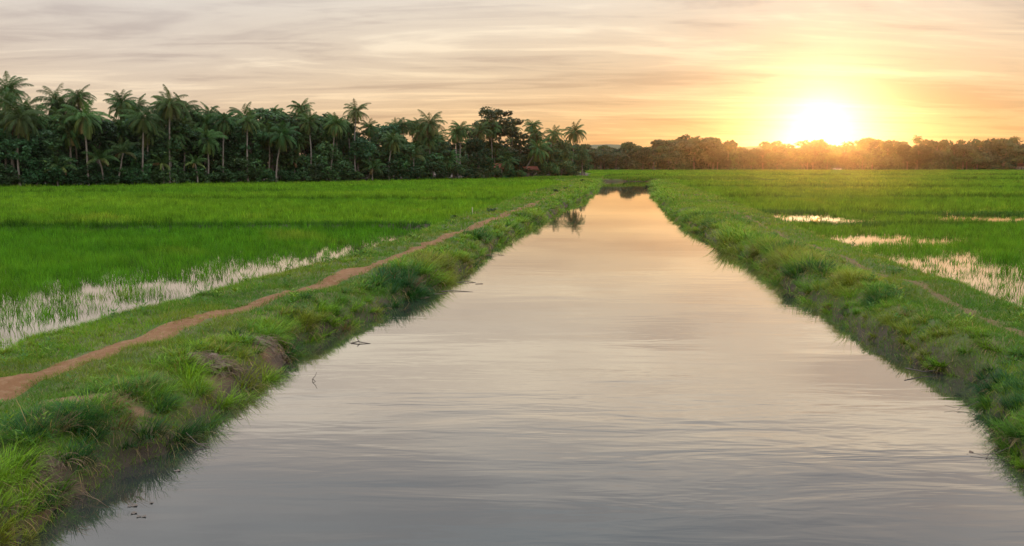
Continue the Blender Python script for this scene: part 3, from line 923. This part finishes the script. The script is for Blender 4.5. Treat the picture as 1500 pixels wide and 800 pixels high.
def wood(seed, h, r0, limbs):
    r = np.random.default_rng(seed); acc = Acc()
    t = np.linspace(0, 1, 7)
    pts = np.stack([r.normal(0, 0.1, 7) * t * 2, r.normal(0, 0.1, 7) * t * 2, -0.4 + (h + 0.4) * t], 1)
    acc.add(*tube(pts, r0 * (1 - 0.6 * t) + r0 * 0.6 * np.exp(-t * 9), 7))
    for k, (x, y, z) in enumerate(limbs):
        s = pts[3 + k % 3]
        q = np.array([s + (np.array([x, y, z]) - s) * f + np.array([0, 0, 0.35 * math.sin(math.pi * f)]) for f in np.linspace(0, 1, 5)])
        acc.add(*tube(q, np.linspace(r0 * 0.4, r0 * 0.1, 5), 5))
    me = make_mesh('tree_wood', np.concatenate(acc.V), [np.concatenate(acc.Q), np.concatenate(acc.T)], M_BARK, smooth=True)
    return me


def tree_kind(seed, H, Wd, kind):
    r = np.random.default_rng(seed); lobes = []
    if kind == 'round':
        for i in range(11):
            a = r.uniform(0, 6.28); q = r.uniform(0.15, 0.72) * Wd / 2
            lobes.append((math.cos(a) * q, math.sin(a) * q, H * r.uniform(0.42, 0.84), Wd * r.uniform(0.16, 0.28), Wd * r.uniform(0.16, 0.28), H * r.uniform(0.10, 0.19)))
    elif kind == 'flat':
        for i in range(16):
            a = r.uniform(0, 6.28); q = r.uniform(0.1, 0.85) * Wd / 2
            lobes.append((math.cos(a) * q, math.sin(a) * q, H * r.uniform(0.60, 0.93), Wd * r.uniform(0.15, 0.24), Wd * r.uniform(0.15, 0.24), H * r.uniform(0.05, 0.09)))
    elif kind == 'low':
        for i in range(12):
            a = r.uniform(0, 6.28); q = r.uniform(0.1, 0.8) * Wd / 2
            lobes.append((math.cos(a) * q, math.sin(a) * q, H * r.uniform(0.12, 0.78), Wd * r.uniform(0.15, 0.27), Wd * r.uniform(0.15, 0.27), H * r.uniform(0.14, 0.25)))
    else:
        for i in range(12):
            a = r.uniform(0, 6.28); z = r.uniform(0.25, 0.93); q = r.uniform(0.1, 0.5) * Wd / 2 * (1.25 - z * 0.7)
            lobes.append((math.cos(a) * q, math.sin(a) * q, H * z, Wd * r.uniform(0.16, 0.26), Wd * r.uniform(0.16, 0.26), H * r.uniform(0.07, 0.14)))
    limbs = [(l[0] * 0.8, l[1] * 0.8, l[2]) for l in lobes[:7]]
    return lobes, limbs


def build_kind(seed, H, Wd, kind, n, size, base=(0.036, 0.088, 0.032)):
    lobes, limbs = tree_kind(seed, H, Wd, kind)
    return leaf_crown(seed, lobes, n, size, base), wood(seed, H * (0.72 if kind != 'low' else 0.4), 0.028 * H if kind != 'low' else 0.03 * H, limbs)


def plant(name, meshes, X, Y, label, cat, group, s=1.0, sz=None, z=None, trunk='trunk', crown='crown'):
    z0 = float(height(np.array([X]), np.array([Y]))[0]) if z is None else z
    o = bpy.data.objects.new(name, None); COL.objects.link(o); o.location = (X, Y, z0 - 0.1); o.rotation_euler = (0, 0, rng.uniform(0, 6.28))
    o.scale = (s, s, s if sz is None else sz)
    o['label'] = label; o['category'] = cat
    if group: o['group'] = group
    link(crown, meshes[0], o); link(trunk, meshes[1], o)
    return o


GROVE = [build_kind(300 + k, 12.0, 8.5, kd, 6200, 0.29) for k, kd in enumerate(('round', 'tall', 'round', 'tall', 'round'))]
FLAT = build_kind(323, 16.0, 13.0, 'flat', 7500, 0.30, (0.036, 0.055, 0.02))
SHRUBS = [build_kind(340 + k, 4.0, 5.6, 'low', 2600, 0.21, (0.036, 0.088, 0.028)) for k in range(3)]


def grove_xy(px, back):
    Y = 160.0
    for _ in range(6): X = (px - 750) / F * Y; Y = float(grove_front(X)) + back
    return (px - 750) / F * Y, Y


# broadleaf trees that close the grove between the palms
for k in range(64):
    px = -30 + 890 * (k + 0.5) / 64 + rng.uniform(-8, 8); back = (2.5, 9, 16, 24)[k % 4] + rng.uniform(-1.5, 1.5)
    if k % 4 == 0: back = 4.5 + rng.uniform(-1, 1)
    X, Y = grove_xy(px, back)
    top = np.interp(px, [0, 120, 300, 400, 560, 640, 690, 760, 850], [150, 160, 165, 156, 174, 200, 196, 192, 204]) + (2, 10, 3, 0)[k % 4] * 1.0 + rng.uniform(-3, 12)
    hh = at_depth(px, top, Y)[1]
    s = hh / 12.3
    plant('broadleaf_tree', GROVE[k % 5], X, Y, 'broadleaf tree filling the dark grove between the palms', 'tree', 'broadleaf trees of the grove', min(s, 1.35), s)
X, Y = grove_xy(718, 9); plant('flat_topped_tree', FLAT, X, Y, 'flat topped spreading tree rising highest in the grove\'s right half', 'tree', None, at_depth(718, 163, Y)[1] / 15.6)
X, Y = grove_xy(852, 4); plant('broadleaf_tree', GROVE[0], X, Y, 'rounded brownish tree closing the grove\'s right end beside the canal', 'tree', None, at_depth(852, 214, Y)[1] / 11.6)
X, Y = grove_xy(400, 6); plant('broadleaf_tree', GROVE[2], X, Y, 'round topped dark tree left of the skyline palm over the low leaning palm', 'tree', None, at_depth(398, 160, Y)[1] / 11.6)
for k in range(58):
    px = -30 + 885 * (k + 0.5) / 58 + rng.uniform(-6, 6)
    X, Y = grove_xy(px, rng.uniform(-0.5, 3.5))
    s = rng.uniform(0.55, 1.25)
    plant('undergrowth_shrub', SHRUBS[k % 3], X, Y, 'dense green shrub along the foot of the palm grove', 'shrub', 'shrubs along the grove edge', s, s * rng.uniform(0.7, 1.2), trunk='stem', crown='foliage')
for k in range(40):                                        # second row, deeper and taller
    px = -30 + 880 * (k + 0.5) / 40 + rng.uniform(-6, 6)
    X, Y = grove_xy(px, rng.uniform(5, 9)); s = rng.uniform(1.3, 1.9)
    plant('undergrowth_shrub', SHRUBS[k % 3], X, Y, 'tall dark shrub standing among the trunks inside the grove', 'shrub', 'tall shrubs inside the grove', s * 0.9, s * 1.1, trunk='stem', crown='foliage')

# the wood along the far edge of the fields
FARK = [build_kind(400 + k, 14.0, 14.0, kd, 2800, 0.62, (0.028, 0.066, 0.022)) for k, kd in enumerate(('round', 'low', 'tall', 'round', 'low'))]
TOPX = [840, 880, 930, 1000, 1015, 1040, 1060, 1120, 1180, 1250, 1300, 1350, 1375, 1420, 1480, 1520]
TOPY = [211, 212, 210, 206, 203, 206, 214, 214, 211, 212, 208, 211, 204, 210, 205, 206]
for k in range(150):
    px = 800 + 760 * (k // 3 + 0.5) / 50 + rng.uniform(-7, 7); row = k % 3
    Y = 474 + (0, 9, 20)[row] + rng.uniform(-2, 2)
    X = (px - 750) / F * Y
    top = np.interp(px, TOPX, TOPY) + (9, 1, -2)[row] + rng.choice([-6, -3, 0, 2, 4]) + rng.uniform(-2, 3)
    hh = at_depth(px, top, Y)[1]
    kd = FARK[k % 5]
    s = hh / (13.2 if k % 5 not in (1, 4) else 12.6)
    plant('broadleaf_tree', kd, X, Y, 'hazy broadleaf tree in the wood along the far edge of the rice fields', 'tree', 'trees of the far wood', s * rng.uniform(0.85, 1.15), s, z=0.1)
FARP = [(1344, 203, 'far small palm sticking up alone against the yellow sky right of the sun'), (1436, 209, 'far palm tuft between the two highest crowns on the right skyline'),
        (1486, 203, 'far palm tuft beside the highest crown at the right edge'), (1290, 211, 'far palm tuft on the skyline just right of the sun glow'), (1238, 212, 'far palm top next to the setting sun'),
        (1067, 214, 'far small palm top right of the broad dome in the far wood'), (917, 214, 'far palm tuft between the grove and the broad dome of the far wood'),
        (1258, 214, 'far palm tuft second right of the setting sun')]
for px, py, lab in FARP:
    Y = 482.0; X, cz = at_depth(px, py, Y)
    root = bpy.data.objects.new('coconut_palm', None); COL.objects.link(root); root.location = (X, Y, 0.1)
    root['label'] = lab; root['category'] = 'palm tree'; root['group'] = 'palms above the far wood'
    link('trunk', trunk_mesh(0, 0, cz - 0.6, 0.25, 0.18), root); link('crown', CROWNS[rng.integers(7)], root, (0, 0, cz - 0.6), rng.uniform(0, 6), 1.0)
for px, py, w, lab in ((1012, 205, 1.25, 'broad dome shaped tree standing highest in the far wood right of the canal'), (1374, 204, 0.95, 'far rounded tree crown on the skyline right of the lone far palm'),
                       (1474, 203, 0.9, 'highest far tree crown near the right edge of the photo')):
    Y = 480.0; X, cz = at_depth(px, py, Y); s = cz / 13.0
    plant('broadleaf_tree', FARK[0], X, Y, lab, 'tree', None, s * w, s, z=0.1)

# hazy hills behind
hx = np.linspace(-200, 1000, 160); VV = []; Q = []
for j, (yy, f) in enumerate(((860, 0.0), (900, 0.75), (940, 1.0), (1000, 0.9), (1080, 0.0))):
    pxs = 750 + hx / 940 * F
    topy = np.interp(pxs, [500, 800, 890, 910, 940, 1060, 1100, 1140, 1300, 1500, 1900], [222, 214, 211, 212, 219, 218, 214.5, 217, 219, 217, 220])
    hh = 4 + (240 - topy) / F * 940
    zz = -0.5 + hh * f + (fbm(hx * 0.09, hx * 0 + j, 121, 3) - 0.5) * 2.5 * (f > 0.5)
    VV += [(a, yy, b) for a, b in zip(hx, zz)]
for j in range(4):
    for k in range(159): Q.append((j * 160 + k, j * 160 + k + 1, (j + 1) * 160 + k + 1, (j + 1) * 160 + k))
M_HILL = plain('forested_hill', (0.03, 0.05, 0.018), (0.055, 0.075, 0.03), 0.2, 0.95)
link('hills', make_mesh('hills', VV, [np.array(Q)], M_HILL, smooth=True), kind='structure', label='low hazy wooded hills behind the far wood')


# ---------------------------------------------------------------- buildings and small things
def box_mesh(name, boxes, mat):
    VV = []; Q = []
    for (x0, x1, y0, y1, z0, z1) in boxes:
        b = len(VV)
        VV += [(x, y, z) for z in (z0, z1) for x, y in ((x0, y0), (x1, y0), (x1, y1), (x0, y1))]
        Q += [[b + i for i in f] for f in ((0, 3, 2, 1), (4, 5, 6, 7), (0, 1, 5, 4), (1, 2, 6, 5), (2, 3, 7, 6), (3, 0, 4, 7))]
    return make_mesh(name, VV, [np.array(Q)], mat)


def gable(name, w, d, z0, z1, over, mat, t=0.15):
    x = w / 2 + over; y = d / 2 + over
    VV = []; Q = []
    for s in (-1, 1):
        b = len(VV)
        VV += [(-x, s * y, z0), (x, s * y, z0), (x, 0, z1), (-x, 0, z1), (-x, s * y, z0 - t), (x, s * y, z0 - t), (x, 0, z1 - t), (-x, 0, z1 - t)]
        Q += [[b + i for i in f] for f in ((0, 1, 2, 3), (4, 5, 6, 7), (0, 1, 5, 4), (1, 2, 6, 5), (3, 0, 4, 7))]
    return make_mesh(name, VV, [np.array(Q)], mat)


def house(X, Y, w, d, hw, hr, rz, label, roofmat, wallmat, z=None, cat='house'):
    o = bpy.data.objects.new('small_house', None); COL.objects.link(o)
    o.location = (X, Y, float(height(np.array([X]), np.array([Y]))[0]) if z is None else z); o.rotation_euler = (0, 0, rz)
    o['label'] = label; o['category'] = cat
    link('wall', box_mesh('wall', [(-w / 2, w / 2, -d / 2, d / 2, -0.3, hw)], wallmat), o)
    link('roof', gable('roof', w, d, hw + 0.02, hw + hr, 0.5, roofmat), o)
    link('door', box_mesh('door', [(-0.45, 0.45, -d / 2 - 0.05, -d / 2 - 0.004, 0, 2.0)], M_DARK), o)
    for s in (-1, 1):
        link('window', box_mesh('window', [(s * w * 0.3 - 0.4, s * w * 0.3 + 0.4, -d / 2 - 0.05, -d / 2 - 0.004, 1.0, 1.9)], M_DARK), o)


X, Y = grove_xy(727, 3.2); house(X, Y, 3.4, 3.2, 2.3, 1.25, R(-6), 'small house with orange tiled roof at the foot of the grove', M_TILE, M_PLASTER)
X, Y = grove_xy(776, 3.5); house(X, Y, 3.0, 3.0, 1.9, 0.9, R(12), 'second orange roof half hidden under the palm with the slanting trunk', M_TILE, M_PLASTER)
X = (1222 - 750) / F * 468; house(X, 468.0, 3.2, 3, 0.9, 0.5, R(3), 'tiny white shed at the edge of the far wood below the sun', M_SHEET, M_WHITE, z=0.1, cat='shed')
X = (1494 - 750) / F * 470; house(X, 475.5, 7, 5, 2.6, 1.6, R(8), 'far house with dull red roof at the right edge of the far wood', M_TILE, M_PLASTER, z=0.1)


def clod(px, py, rx, ry, rz, name, label, cat, mat=M_CLOD, seed=0, zoff=0.0, straw=0, rot=0.0):
    X, Y = ground_at(px, py, 0.5); z = float(height(np.array([X]), np.array([Y]))[0])
    bm = bmesh.new(); bmesh.ops.create_icosphere(bm, subdivisions=4, radius=1)
    for v in bm.verts:
        n = mnoise.fractal(v.co * 1.3 + Vector((seed * 7.1, 3, 1)), 0.8, 2.0, 5)
        rg = mnoise.ridged_multi_fractal(v.co * 1.6 + Vector((seed * 3.3, 0, 5)), 0.9, 2.0, 4, 1.0, 2.0)
        f = 0.95 + 0.55 * n + 0.16 * rg
        v.co = Vector((v.co.x * rx * f, v.co.y * ry * f, max(v.co.z, -0.4) * rz * f))
    if straw:
        rot = 0.0
        vx = np.array([v.co.x for v in bm.verts]); vy = np.array([v.co.y for v in bm.verts])
        dz = height(X + vx, Y + vy) - z
        for v, d_ in zip(bm.verts, dz): v.co.z += float(d_)
    me = bpy.data.meshes.new(name); bm.to_mesh(me); bm.free(); me.materials.append(mat)
    o = link(name, me, None, (X, Y, z + zoff), rot, label=label, category=cat)
    if straw:
        r = np.random.default_rng(seed + 50); acc = Acc()
        for i in range(straw):
            a = r.uniform(0, 6.28); q = 1.5 * math.sqrt(r.uniform(0, 1))
            b = np.array([math.cos(a) * q * rx * 0.9, math.sin(a) * q * ry * 0.9, max(rz * (0.8 - 0.75 * q * q), 0.02)]); b[2] += float(height(np.array([X + b[0]]), np.array([Y + b[1]]))[0]) - z
            dr = np.array([r.normal(0.5, 0.6), r.normal(-0.5, 0.6), -0.12]); ln = r.uniform(0.10, 0.32)
            pts = np.array([b + dr * ln * t + np.array([0, 0, 0.06 * math.sin(math.pi * t)]) for t in np.linspace(0, 1, 4)])
            acc.add(*tube(pts, [0.005, 0.005, 0.0045, 0.002], 3))
        s = make_mesh('dry_straw', np.concatenate(acc.V), [np.concatenate(acc.Q), np.concatenate(acc.T)], M_STRAW)
        link('dry_straw', s, o)
    return o


clod(314, 531, 0.33, 0.25, 0.11, 'earth_mound', 'dry brown mound of roots and straw on the left bank beside the water', 'mound', seed=1, straw=220, rot=R(-25))
clod(390, 494, 0.36, 0.30, 0.09, 'earth_mound', 'bare brown earth hump on the left bank behind the dark green tuft', 'mound', seed=2, straw=150, rot=R(-20))
clod(637, 411, 0.48, 0.36, 0.2, 'earth_mound', 'striped brown root hump at the waterline by the bend of the left bank', 'mound', seed=3, straw=120, rot=R(20))
clod(85, 672, 0.26, 0.18, 0.07, 'earth_mound', 'dark matted clump of dead grass on the near left bank', 'mound', seed=4, straw=90)
clod(1408, 560, 0.62, 0.36, 0.12, 'mud_slab', 'smooth purple brown mud slab at the edge of the right bank', 'mud slab', seed=5, zoff=-0.05, rot=R(-25))
clod(1430, 612, 0.28, 0.24, 0.2, 'mud_slab', 'dark mud lump under the grass at the near right waterline', 'mud slab', seed=6, zoff=-0.05)
for k, (px, py, s, lab) in enumerate(((424, 528, 0.22, 'pale stone at the waterline below the bare earth hump'), (452, 510, 0.30, 'flat grey stone at the waterline left of the bigger mud ledge'), (347, 592, 0.17, 'grey stone at the waterline below the bright tuft'),
                                      (1322, 381 + 160, 0.16, 'pale stone at the foot of the right bank tuft'), (482, 492, 0.3, 'flat pale stone at the left waterline between dark tufts'), (1107, 380, 0.35, 'brown stone at the right waterline in the middle distance'))):
    clod(px, py, s, s * 0.7, s * 0.5, 'stone', lab, 'stone', M_CLOD, 20 + k)

# twigs that stand in or lie on the water
def twig(px, py, pts, rad, label, name='dead_twig'):
    X, Y = ground_at(px, py, 0.0)
    acc = Acc()
    for p in pts:
        p = np.array(p, float); acc.add(*tube(p, np.linspace(rad, rad * 0.5, len(p)), 5))
    me = make_mesh(name, np.concatenate(acc.V), [np.concatenate(acc.Q), np.concatenate(acc.T)], M_TWIG, smooth=True)
    return link(name, me, None, (X, Y, 0.0), label=label, category='twig')


twig(460, 558, [[(0, 0, -0.1), (-0.03, 0, 0.03), (0.02, 0.02, 0.09), (0.05, 0.02, 0.16)], [(-0.02, 0, 0.04), (0.04, -0.05, 0.0)]], 0.008, 'bent twig poking from the water near the left bank')
twig(530, 503, [[(-0.25, 0, 0.0), (-0.1, 0.04, 0.03), (0.05, 0, 0.015), (0.2, -0.03, 0.0)], [(-0.05, 0.02, 0.02), (-0.12, 0.08, 0.09)]], 0.016, 'short dark stick floating by the left bank')
twig(665, 427, [[(-0.4, 0, 0.0), (-0.1, 0.05, 0.025), (0.25, 0, 0.01), (0.6, -0.1, 0.0)], [(-0.6, -0.5, 0), (-0.2, -0.45, 0.012)]], 0.014, 'long thin stick floating off the bend of the left bank')
twig(682, 414, [[(-0.3, 0, 0.0), (0.0, 0.05, 0.03), (0.35, 0, 0.0)], [(0.35, -0.35, 0), (0.6, -0.3, 0.01)]], 0.016, 'pair of short sticks floating behind the long floating stick')
twig(722, 374, [[(-0.4, 0, 0.0), (0.0, 0.1, 0.05), (0.5, 0, 0.0)]], 0.016, 'stick on the water at the tip of the left bank bulge')
twig(1408, 600, [[(0.3, 0.05, 0.12), (0.1, 0, 0.05), (-0.12, 0.02, 0.03), (-0.25, 0.05, 0.06)], [(0.0, 0, 0.04), (-0.12, -0.1, 0.02)]], 0.006, 'leafy dead twig reaching from the right bank over the water')
twig(1437, 668, [[(0.45, 0.05, 0.12), (0.2, 0, 0.04), (0.0, -0.02, 0.02), (-0.12, 0.04, 0.03)], [(0.1, 0, 0.03), (-0.02, -0.14, 0.0)]], 0.006, 'dark twig lying on the water by the near right bank')
twig(1352, 548, [[(-0.35, 0, 0.12), (0, 0, 0.05), (0.3, 0.05, 0.06)]], 0.012, 'pale bent stick at the foot of the big right tuft')
twig(300, 655, [[(-0.3, 0.1, 0.18), (-0.1, 0, 0.05), (0.1, -0.05, 0.0)], [(-0.1, 0, 0.05), (0.02, 0.1, 0.02)]], 0.009, 'thin twig dipping into the water from the near left bank')
rl = np.random.default_rng(5)
for k, (px, py) in enumerate(((196, 752), (203, 757), (211, 757), (189, 742), (197, 741), (222, 737), (260, 690))):
    X, Y = ground_at(px, py, 0.0); a = rl.uniform(0, 6.28); s = rl.uniform(0.018, 0.035)
    VV = [(math.cos(a + t) * s * (1.4 if i % 2 else 1), math.sin(a + t) * s, 0.004 + 0.01 * (i % 2)) for i, t in enumerate(np.linspace(0, 2 * math.pi, 7)[:-1])] + [(0, 0, 0.012)]
    T = [(i, (i + 1) % 6, 6) for i in range(6)]
    link('floating_leaf', make_mesh('floating_leaf', VV, [np.array(T)], M_TWIG), None, (X, Y, 0.0), label='tiny dark leaf floating beside the near left bank', category='leaf', group='leaves floating by the near left bank')

# small dark bushes along the far left bank
TUFT = build_kind(500, 1.0, 1.1, 'low', 500, 0.10, (0.02, 0.04, 0.015))
for px, py, s, lab in ((814, 283, 0.75, 'largest of the small dark bushes beside the far left path'), (829, 278, 0.6, 'small dark bush beside the far left path, right of the largest one'),
                       (799, 281, 0.6, 'small flat dark bush at the field edge left of the largest one'), (853, 267, 0.9, 'far dark bush where the left bank meets the grove'), (667, 322, 0.5, 'dark bush on the field edge beside the pale post'),
                       (720, 314, 0.6, 'small dark bush on the verge right of the pale post'), (890, 262, 1.3, 'dark bush on the far bank left of the canal end'), (950, 270, 1.1, 'dark bush at the right corner of the canal end')):
    X, Y = ground_at(px, py, 0.5); plant('small_bush', TUFT, X, Y, lab, 'bush', 'small dark bushes along the banks', s, s * 0.8, trunk='stem', crown='foliage')
X, Y = ground_at(692, 321, 0.3); z = float(height(np.array([X]), np.array([Y]))[0])
Vt, ft, Ct = tube([(0, 0, -0.1), (0.01, 0, 0.2), (0.0, 0, 0.42), (0.02, 0, 0.48)], [0.035, 0.03, 0.03, 0.02], 8)
M_POST = plain('weathered_post', (0.30, 0.28, 0.17), (0.46, 0.42, 0.27), 9)
link('marker_post', make_mesh('marker_post', Vt, ft, M_POST, smooth=True), None, (X, Y, z), label='short pale post at the edge of the left field beside a dark bush', category='post')
X, Y = grove_xy(115, -1.6); z = float(height(np.array([X]), np.array([Y]))[0])
Vt, ft, Ct = tube([(-0.9, 0, 0.5), (-0.3, 0.05, 0.53), (0.3, 0, 0.52), (0.9, 0.1, 0.5)], [0.06, 0.08, 0.07, 0.05], 8)
link('fallen_log', make_mesh('fallen_log', Vt, ft, M_POST, smooth=True), None, (X, Y, z), label='pale log lying at the grove\'s edge by the wide drooping palm', category='log')

# ---------------------------------------------------------------- sky, sun and air
SUN_AZ = math.atan((1196 - 750) / F); SUN_EL = R(2.3)
sun_dir = Vector((math.sin(SUN_AZ) * math.cos(SUN_EL), math.cos(SUN_AZ) * math.cos(SUN_EL), math.sin(SUN_EL)))
sl_ = bpy.data.lights.new('sun', 'SUN'); sl_.energy = 2.0; sl_.angle = R(0.6); sl_.color = (1.0, 0.44, 0.11)
so = bpy.data.objects.new('sun', sl_); COL.objects.link(so); so.location = sun_dir * 100
so.rotation_euler = (-sun_dir).to_track_quat('-Z', 'Y').to_euler()

w = bpy.data.worlds.new('World'); sc.world = w; w.use_nodes = True
nt = w.node_tree
for n in list(nt.nodes): nt.nodes.remove(n)
out = N(nt, 'ShaderNodeOutputWorld')
sky = N(nt, 'ShaderNodeTexSky', sky_type='NISHITA'); sky.sun_disc = False; sky.sun_elevation = SUN_EL; sky.sun_rotation = SUN_AZ
sky.air_density = 1.0; sky.dust_density = 2.0; sky.ozone_density = 1.0
bg1 = N(nt, 'ShaderNodeBackground'); L(nt, sky.outputs[0], bg1.inputs[0]); bg1.inputs[1].default_value = 0.06
tc = N(nt, 'ShaderNodeTexCoord'); d = tc.outputs['Generated']
sep = N(nt, 'ShaderNodeSeparateXYZ'); L(nt, d, sep.inputs[0])
z = math_n(nt, 'MAXIMUM', sep.outputs[2], 0.0)
dt = N(nt, 'ShaderNodeVectorMath', operation='DOT_PRODUCT'); L(nt, d, dt.inputs[0]); dt.inputs[1].default_value = sun_dir
cosang = math_n(nt, 'MINIMUM', dt.outputs['Value'], 1.0)
ang = math_n(nt, 'ARCCOSINE', cosang)
sunward = math_n(nt, 'MULTIPLY_ADD', cosang, 0.5, 0.5)                # 1 towards the sun, 0 behind
# thin high cloud, plane-projected so that it foreshortens to the horizon
den = math_n(nt, 'ADD', z, 0.07)
cmb = N(nt, 'ShaderNodeCombineXYZ'); L(nt, math_n(nt, 'DIVIDE', sep.outputs[0], den), cmb.inputs[0]); L(nt, math_n(nt, 'DIVIDE', sep.outputs[1], den), cmb.inputs[1])
mp = N(nt, 'ShaderNodeMapping'); mp.inputs['Rotation'].default_value = (0, 0, R(48)); mp.inputs['Scale'].default_value = (0.30, 0.80, 1); mp.inputs['Location'].default_value = (3.1, 1.7, 0); L(nt, cmb.outputs[0], mp.inputs[0])
nc1 = noise_tex(nt, 1.0, 6, 0.55, mp.outputs[0], 1.8)
mp2 = N(nt, 'ShaderNodeMapping'); mp2.inputs['Rotation'].default_value = (0, 0, R(-34)); mp2.inputs['Scale'].default_value = (0.7, 2.2, 1); L(nt, cmb.outputs[0], mp2.inputs[0])
nc2 = noise_tex(nt, 1.0, 6, 0.6, mp2.outputs[0], 1.6)
streak = math_n(nt, 'ADD', math_n(nt, 'MULTIPLY', nc1, 0.68), math_n(nt, 'MULTIPLY', nc2, 0.32))
cl = ramp(nt, streak, [(0.38, (0, 0, 0)), (0.50, (0.45, 0.45, 0.45)), (0.63, (1, 1, 1))], 'EASE')
# colour of the lit cloud deck by height, away from and towards the sun
warm = ramp(nt, z, [(0.0, (0.82, 0.44, 0.16)), (0.05, (0.83, 0.54, 0.27)), (0.11, (0.80, 0.63, 0.43)), (0.19, (0.86, 0.77, 0.64)), (0.28, (0.96, 0.84, 0.70)), (0.36, (0.60, 0.57, 0.57)), (0.46, (0.36, 0.41, 0.49)), (0.7, (0.62, 0.66, 0.76)), (1.0, (0.78, 0.83, 0.95))])
cool = ramp(nt, z, [(0.0, (0.80, 0.52, 0.32)), (0.06, (0.78, 0.61, 0.43)), (0.12, (0.72, 0.62, 0.52)), (0.2, (0.74, 0.70, 0.65)), (0.28, (0.78, 0.72, 0.68)), (0.36, (0.50, 0.50, 0.53)), (0.46, (0.33, 0.38, 0.46)), (0.7, (0.60, 0.64, 0.75)), (1.0, (0.78, 0.83, 0.95))])
side = ramp(nt, sunward, [(0.86, (0, 0, 0)), (0.985, (1, 1, 1))])
deck = mixc(nt, side, cool, warm)
deck_dim = math_n(nt, 'SUBTRACT', 1.0, math_n(nt, 'MULTIPLY', math_n(nt, 'EXPONENT', math_n(nt, 'MULTIPLY', ang, -1 / 0.16)), 0.30))
dv = N(nt, 'ShaderNodeVectorMath', operation='SCALE'); L(nt, deck, dv.inputs[0]); L(nt, deck_dim, dv.inputs['Scale']); deck = dv.outputs[0]
dark = mixc(nt, 1.0, deck, (0.80, 0.765, 0.78), 'MULTIPLY')
lite = mixc(nt, 1.0, deck, (1.24, 1.24, 1.20), 'MULTIPLY')
deck = mixc(nt, cl, dark, lite)
# glow round the sun
g1 = math_n(nt, 'MULTIPLY', math_n(nt, 'EXPONENT', math_n(nt, 'MULTIPLY', ang, -1 / 0.034)), 2.1)
g2 = math_n(nt, 'MULTIPLY', math_n(nt, 'EXPONENT', math_n(nt, 'MULTIPLY', ang, -1 / 0.10)), 0.10)
ga = mixc(nt, 1.0, (1.0, 0.90, 0.62), (0, 0, 0)); 
def scale_c(col, f):
    v = N(nt, 'ShaderNodeVectorMath', operation='SCALE'); v.inputs[0].default_value = col; L(nt, f, v.inputs['Scale']); return v.outputs[0]
def addv(a, b):
    v = N(nt, 'ShaderNodeVectorMath', operation='ADD'); L(nt, a, v.inputs[0]); L(nt, b, v.inputs[1]); return v.outputs[0]
streak_gain = math_n(nt, 'MULTIPLY_ADD', cl, 1.6, 0.25)
tot = addv(addv(deck, scale_c((1.0, 0.78, 0.46), math_n(nt, 'MULTIPLY', g2, streak_gain))), scale_c((1.0, 0.86, 0.60), g1))
# added fill for the greens: deck boosted overhead and behind camera, out of view
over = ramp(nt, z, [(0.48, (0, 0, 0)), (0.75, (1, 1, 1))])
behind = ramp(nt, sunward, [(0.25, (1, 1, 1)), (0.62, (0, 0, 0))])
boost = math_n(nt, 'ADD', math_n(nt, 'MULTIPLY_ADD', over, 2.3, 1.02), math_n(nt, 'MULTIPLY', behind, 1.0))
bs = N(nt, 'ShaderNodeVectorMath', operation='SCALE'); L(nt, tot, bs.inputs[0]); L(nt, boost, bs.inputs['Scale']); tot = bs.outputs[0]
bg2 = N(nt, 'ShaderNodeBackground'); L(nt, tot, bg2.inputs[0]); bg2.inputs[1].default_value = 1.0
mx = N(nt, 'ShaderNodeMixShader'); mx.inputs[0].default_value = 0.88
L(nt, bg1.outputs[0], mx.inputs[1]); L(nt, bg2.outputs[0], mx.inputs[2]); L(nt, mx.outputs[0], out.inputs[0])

# the hazy evening air
hz = box_mesh('haze', [(-1700, 1700, -40, 1560, -2.6, 40)], M_WHITE)
mh, nth, oh = new_mat('evening_haze')
pv = N(nth, 'ShaderNodeVolumePrincipled'); pv.inputs['Color'].default_value = (0.95, 0.90, 0.86, 1); pv.inputs['Density'].default_value = 0.00010; pv.inputs['Anisotropy'].default_value = 0.92
L(nth, pv.outputs[0], oh.inputs['Volume'])
hz.materials.clear(); hz.materials.append(mh)
link('haze', hz, kind='stuff', label='thin warm evening haze over the fields')

# ---------------------------------------------------------------- render settings
sc.view_settings.view_transform = 'Standard'; sc.view_settings.look = 'None'; sc.view_settings.exposure = 0.15; sc.view_settings.gamma = 1.0
sc.render.engine = 'CYCLES'
cy = sc.cycles
cy.use_denoising = True
cy.max_bounces = 6; cy.diffuse_bounces = 3; cy.glossy_bounces = 3; cy.transmission_bounces = 3; cy.volume_bounces = 0; cy.transparent_max_bounces = 4
cy.caustics_reflective = False; cy.caustics_refractive = False
cy.sample_clamp_indirect = 4.0
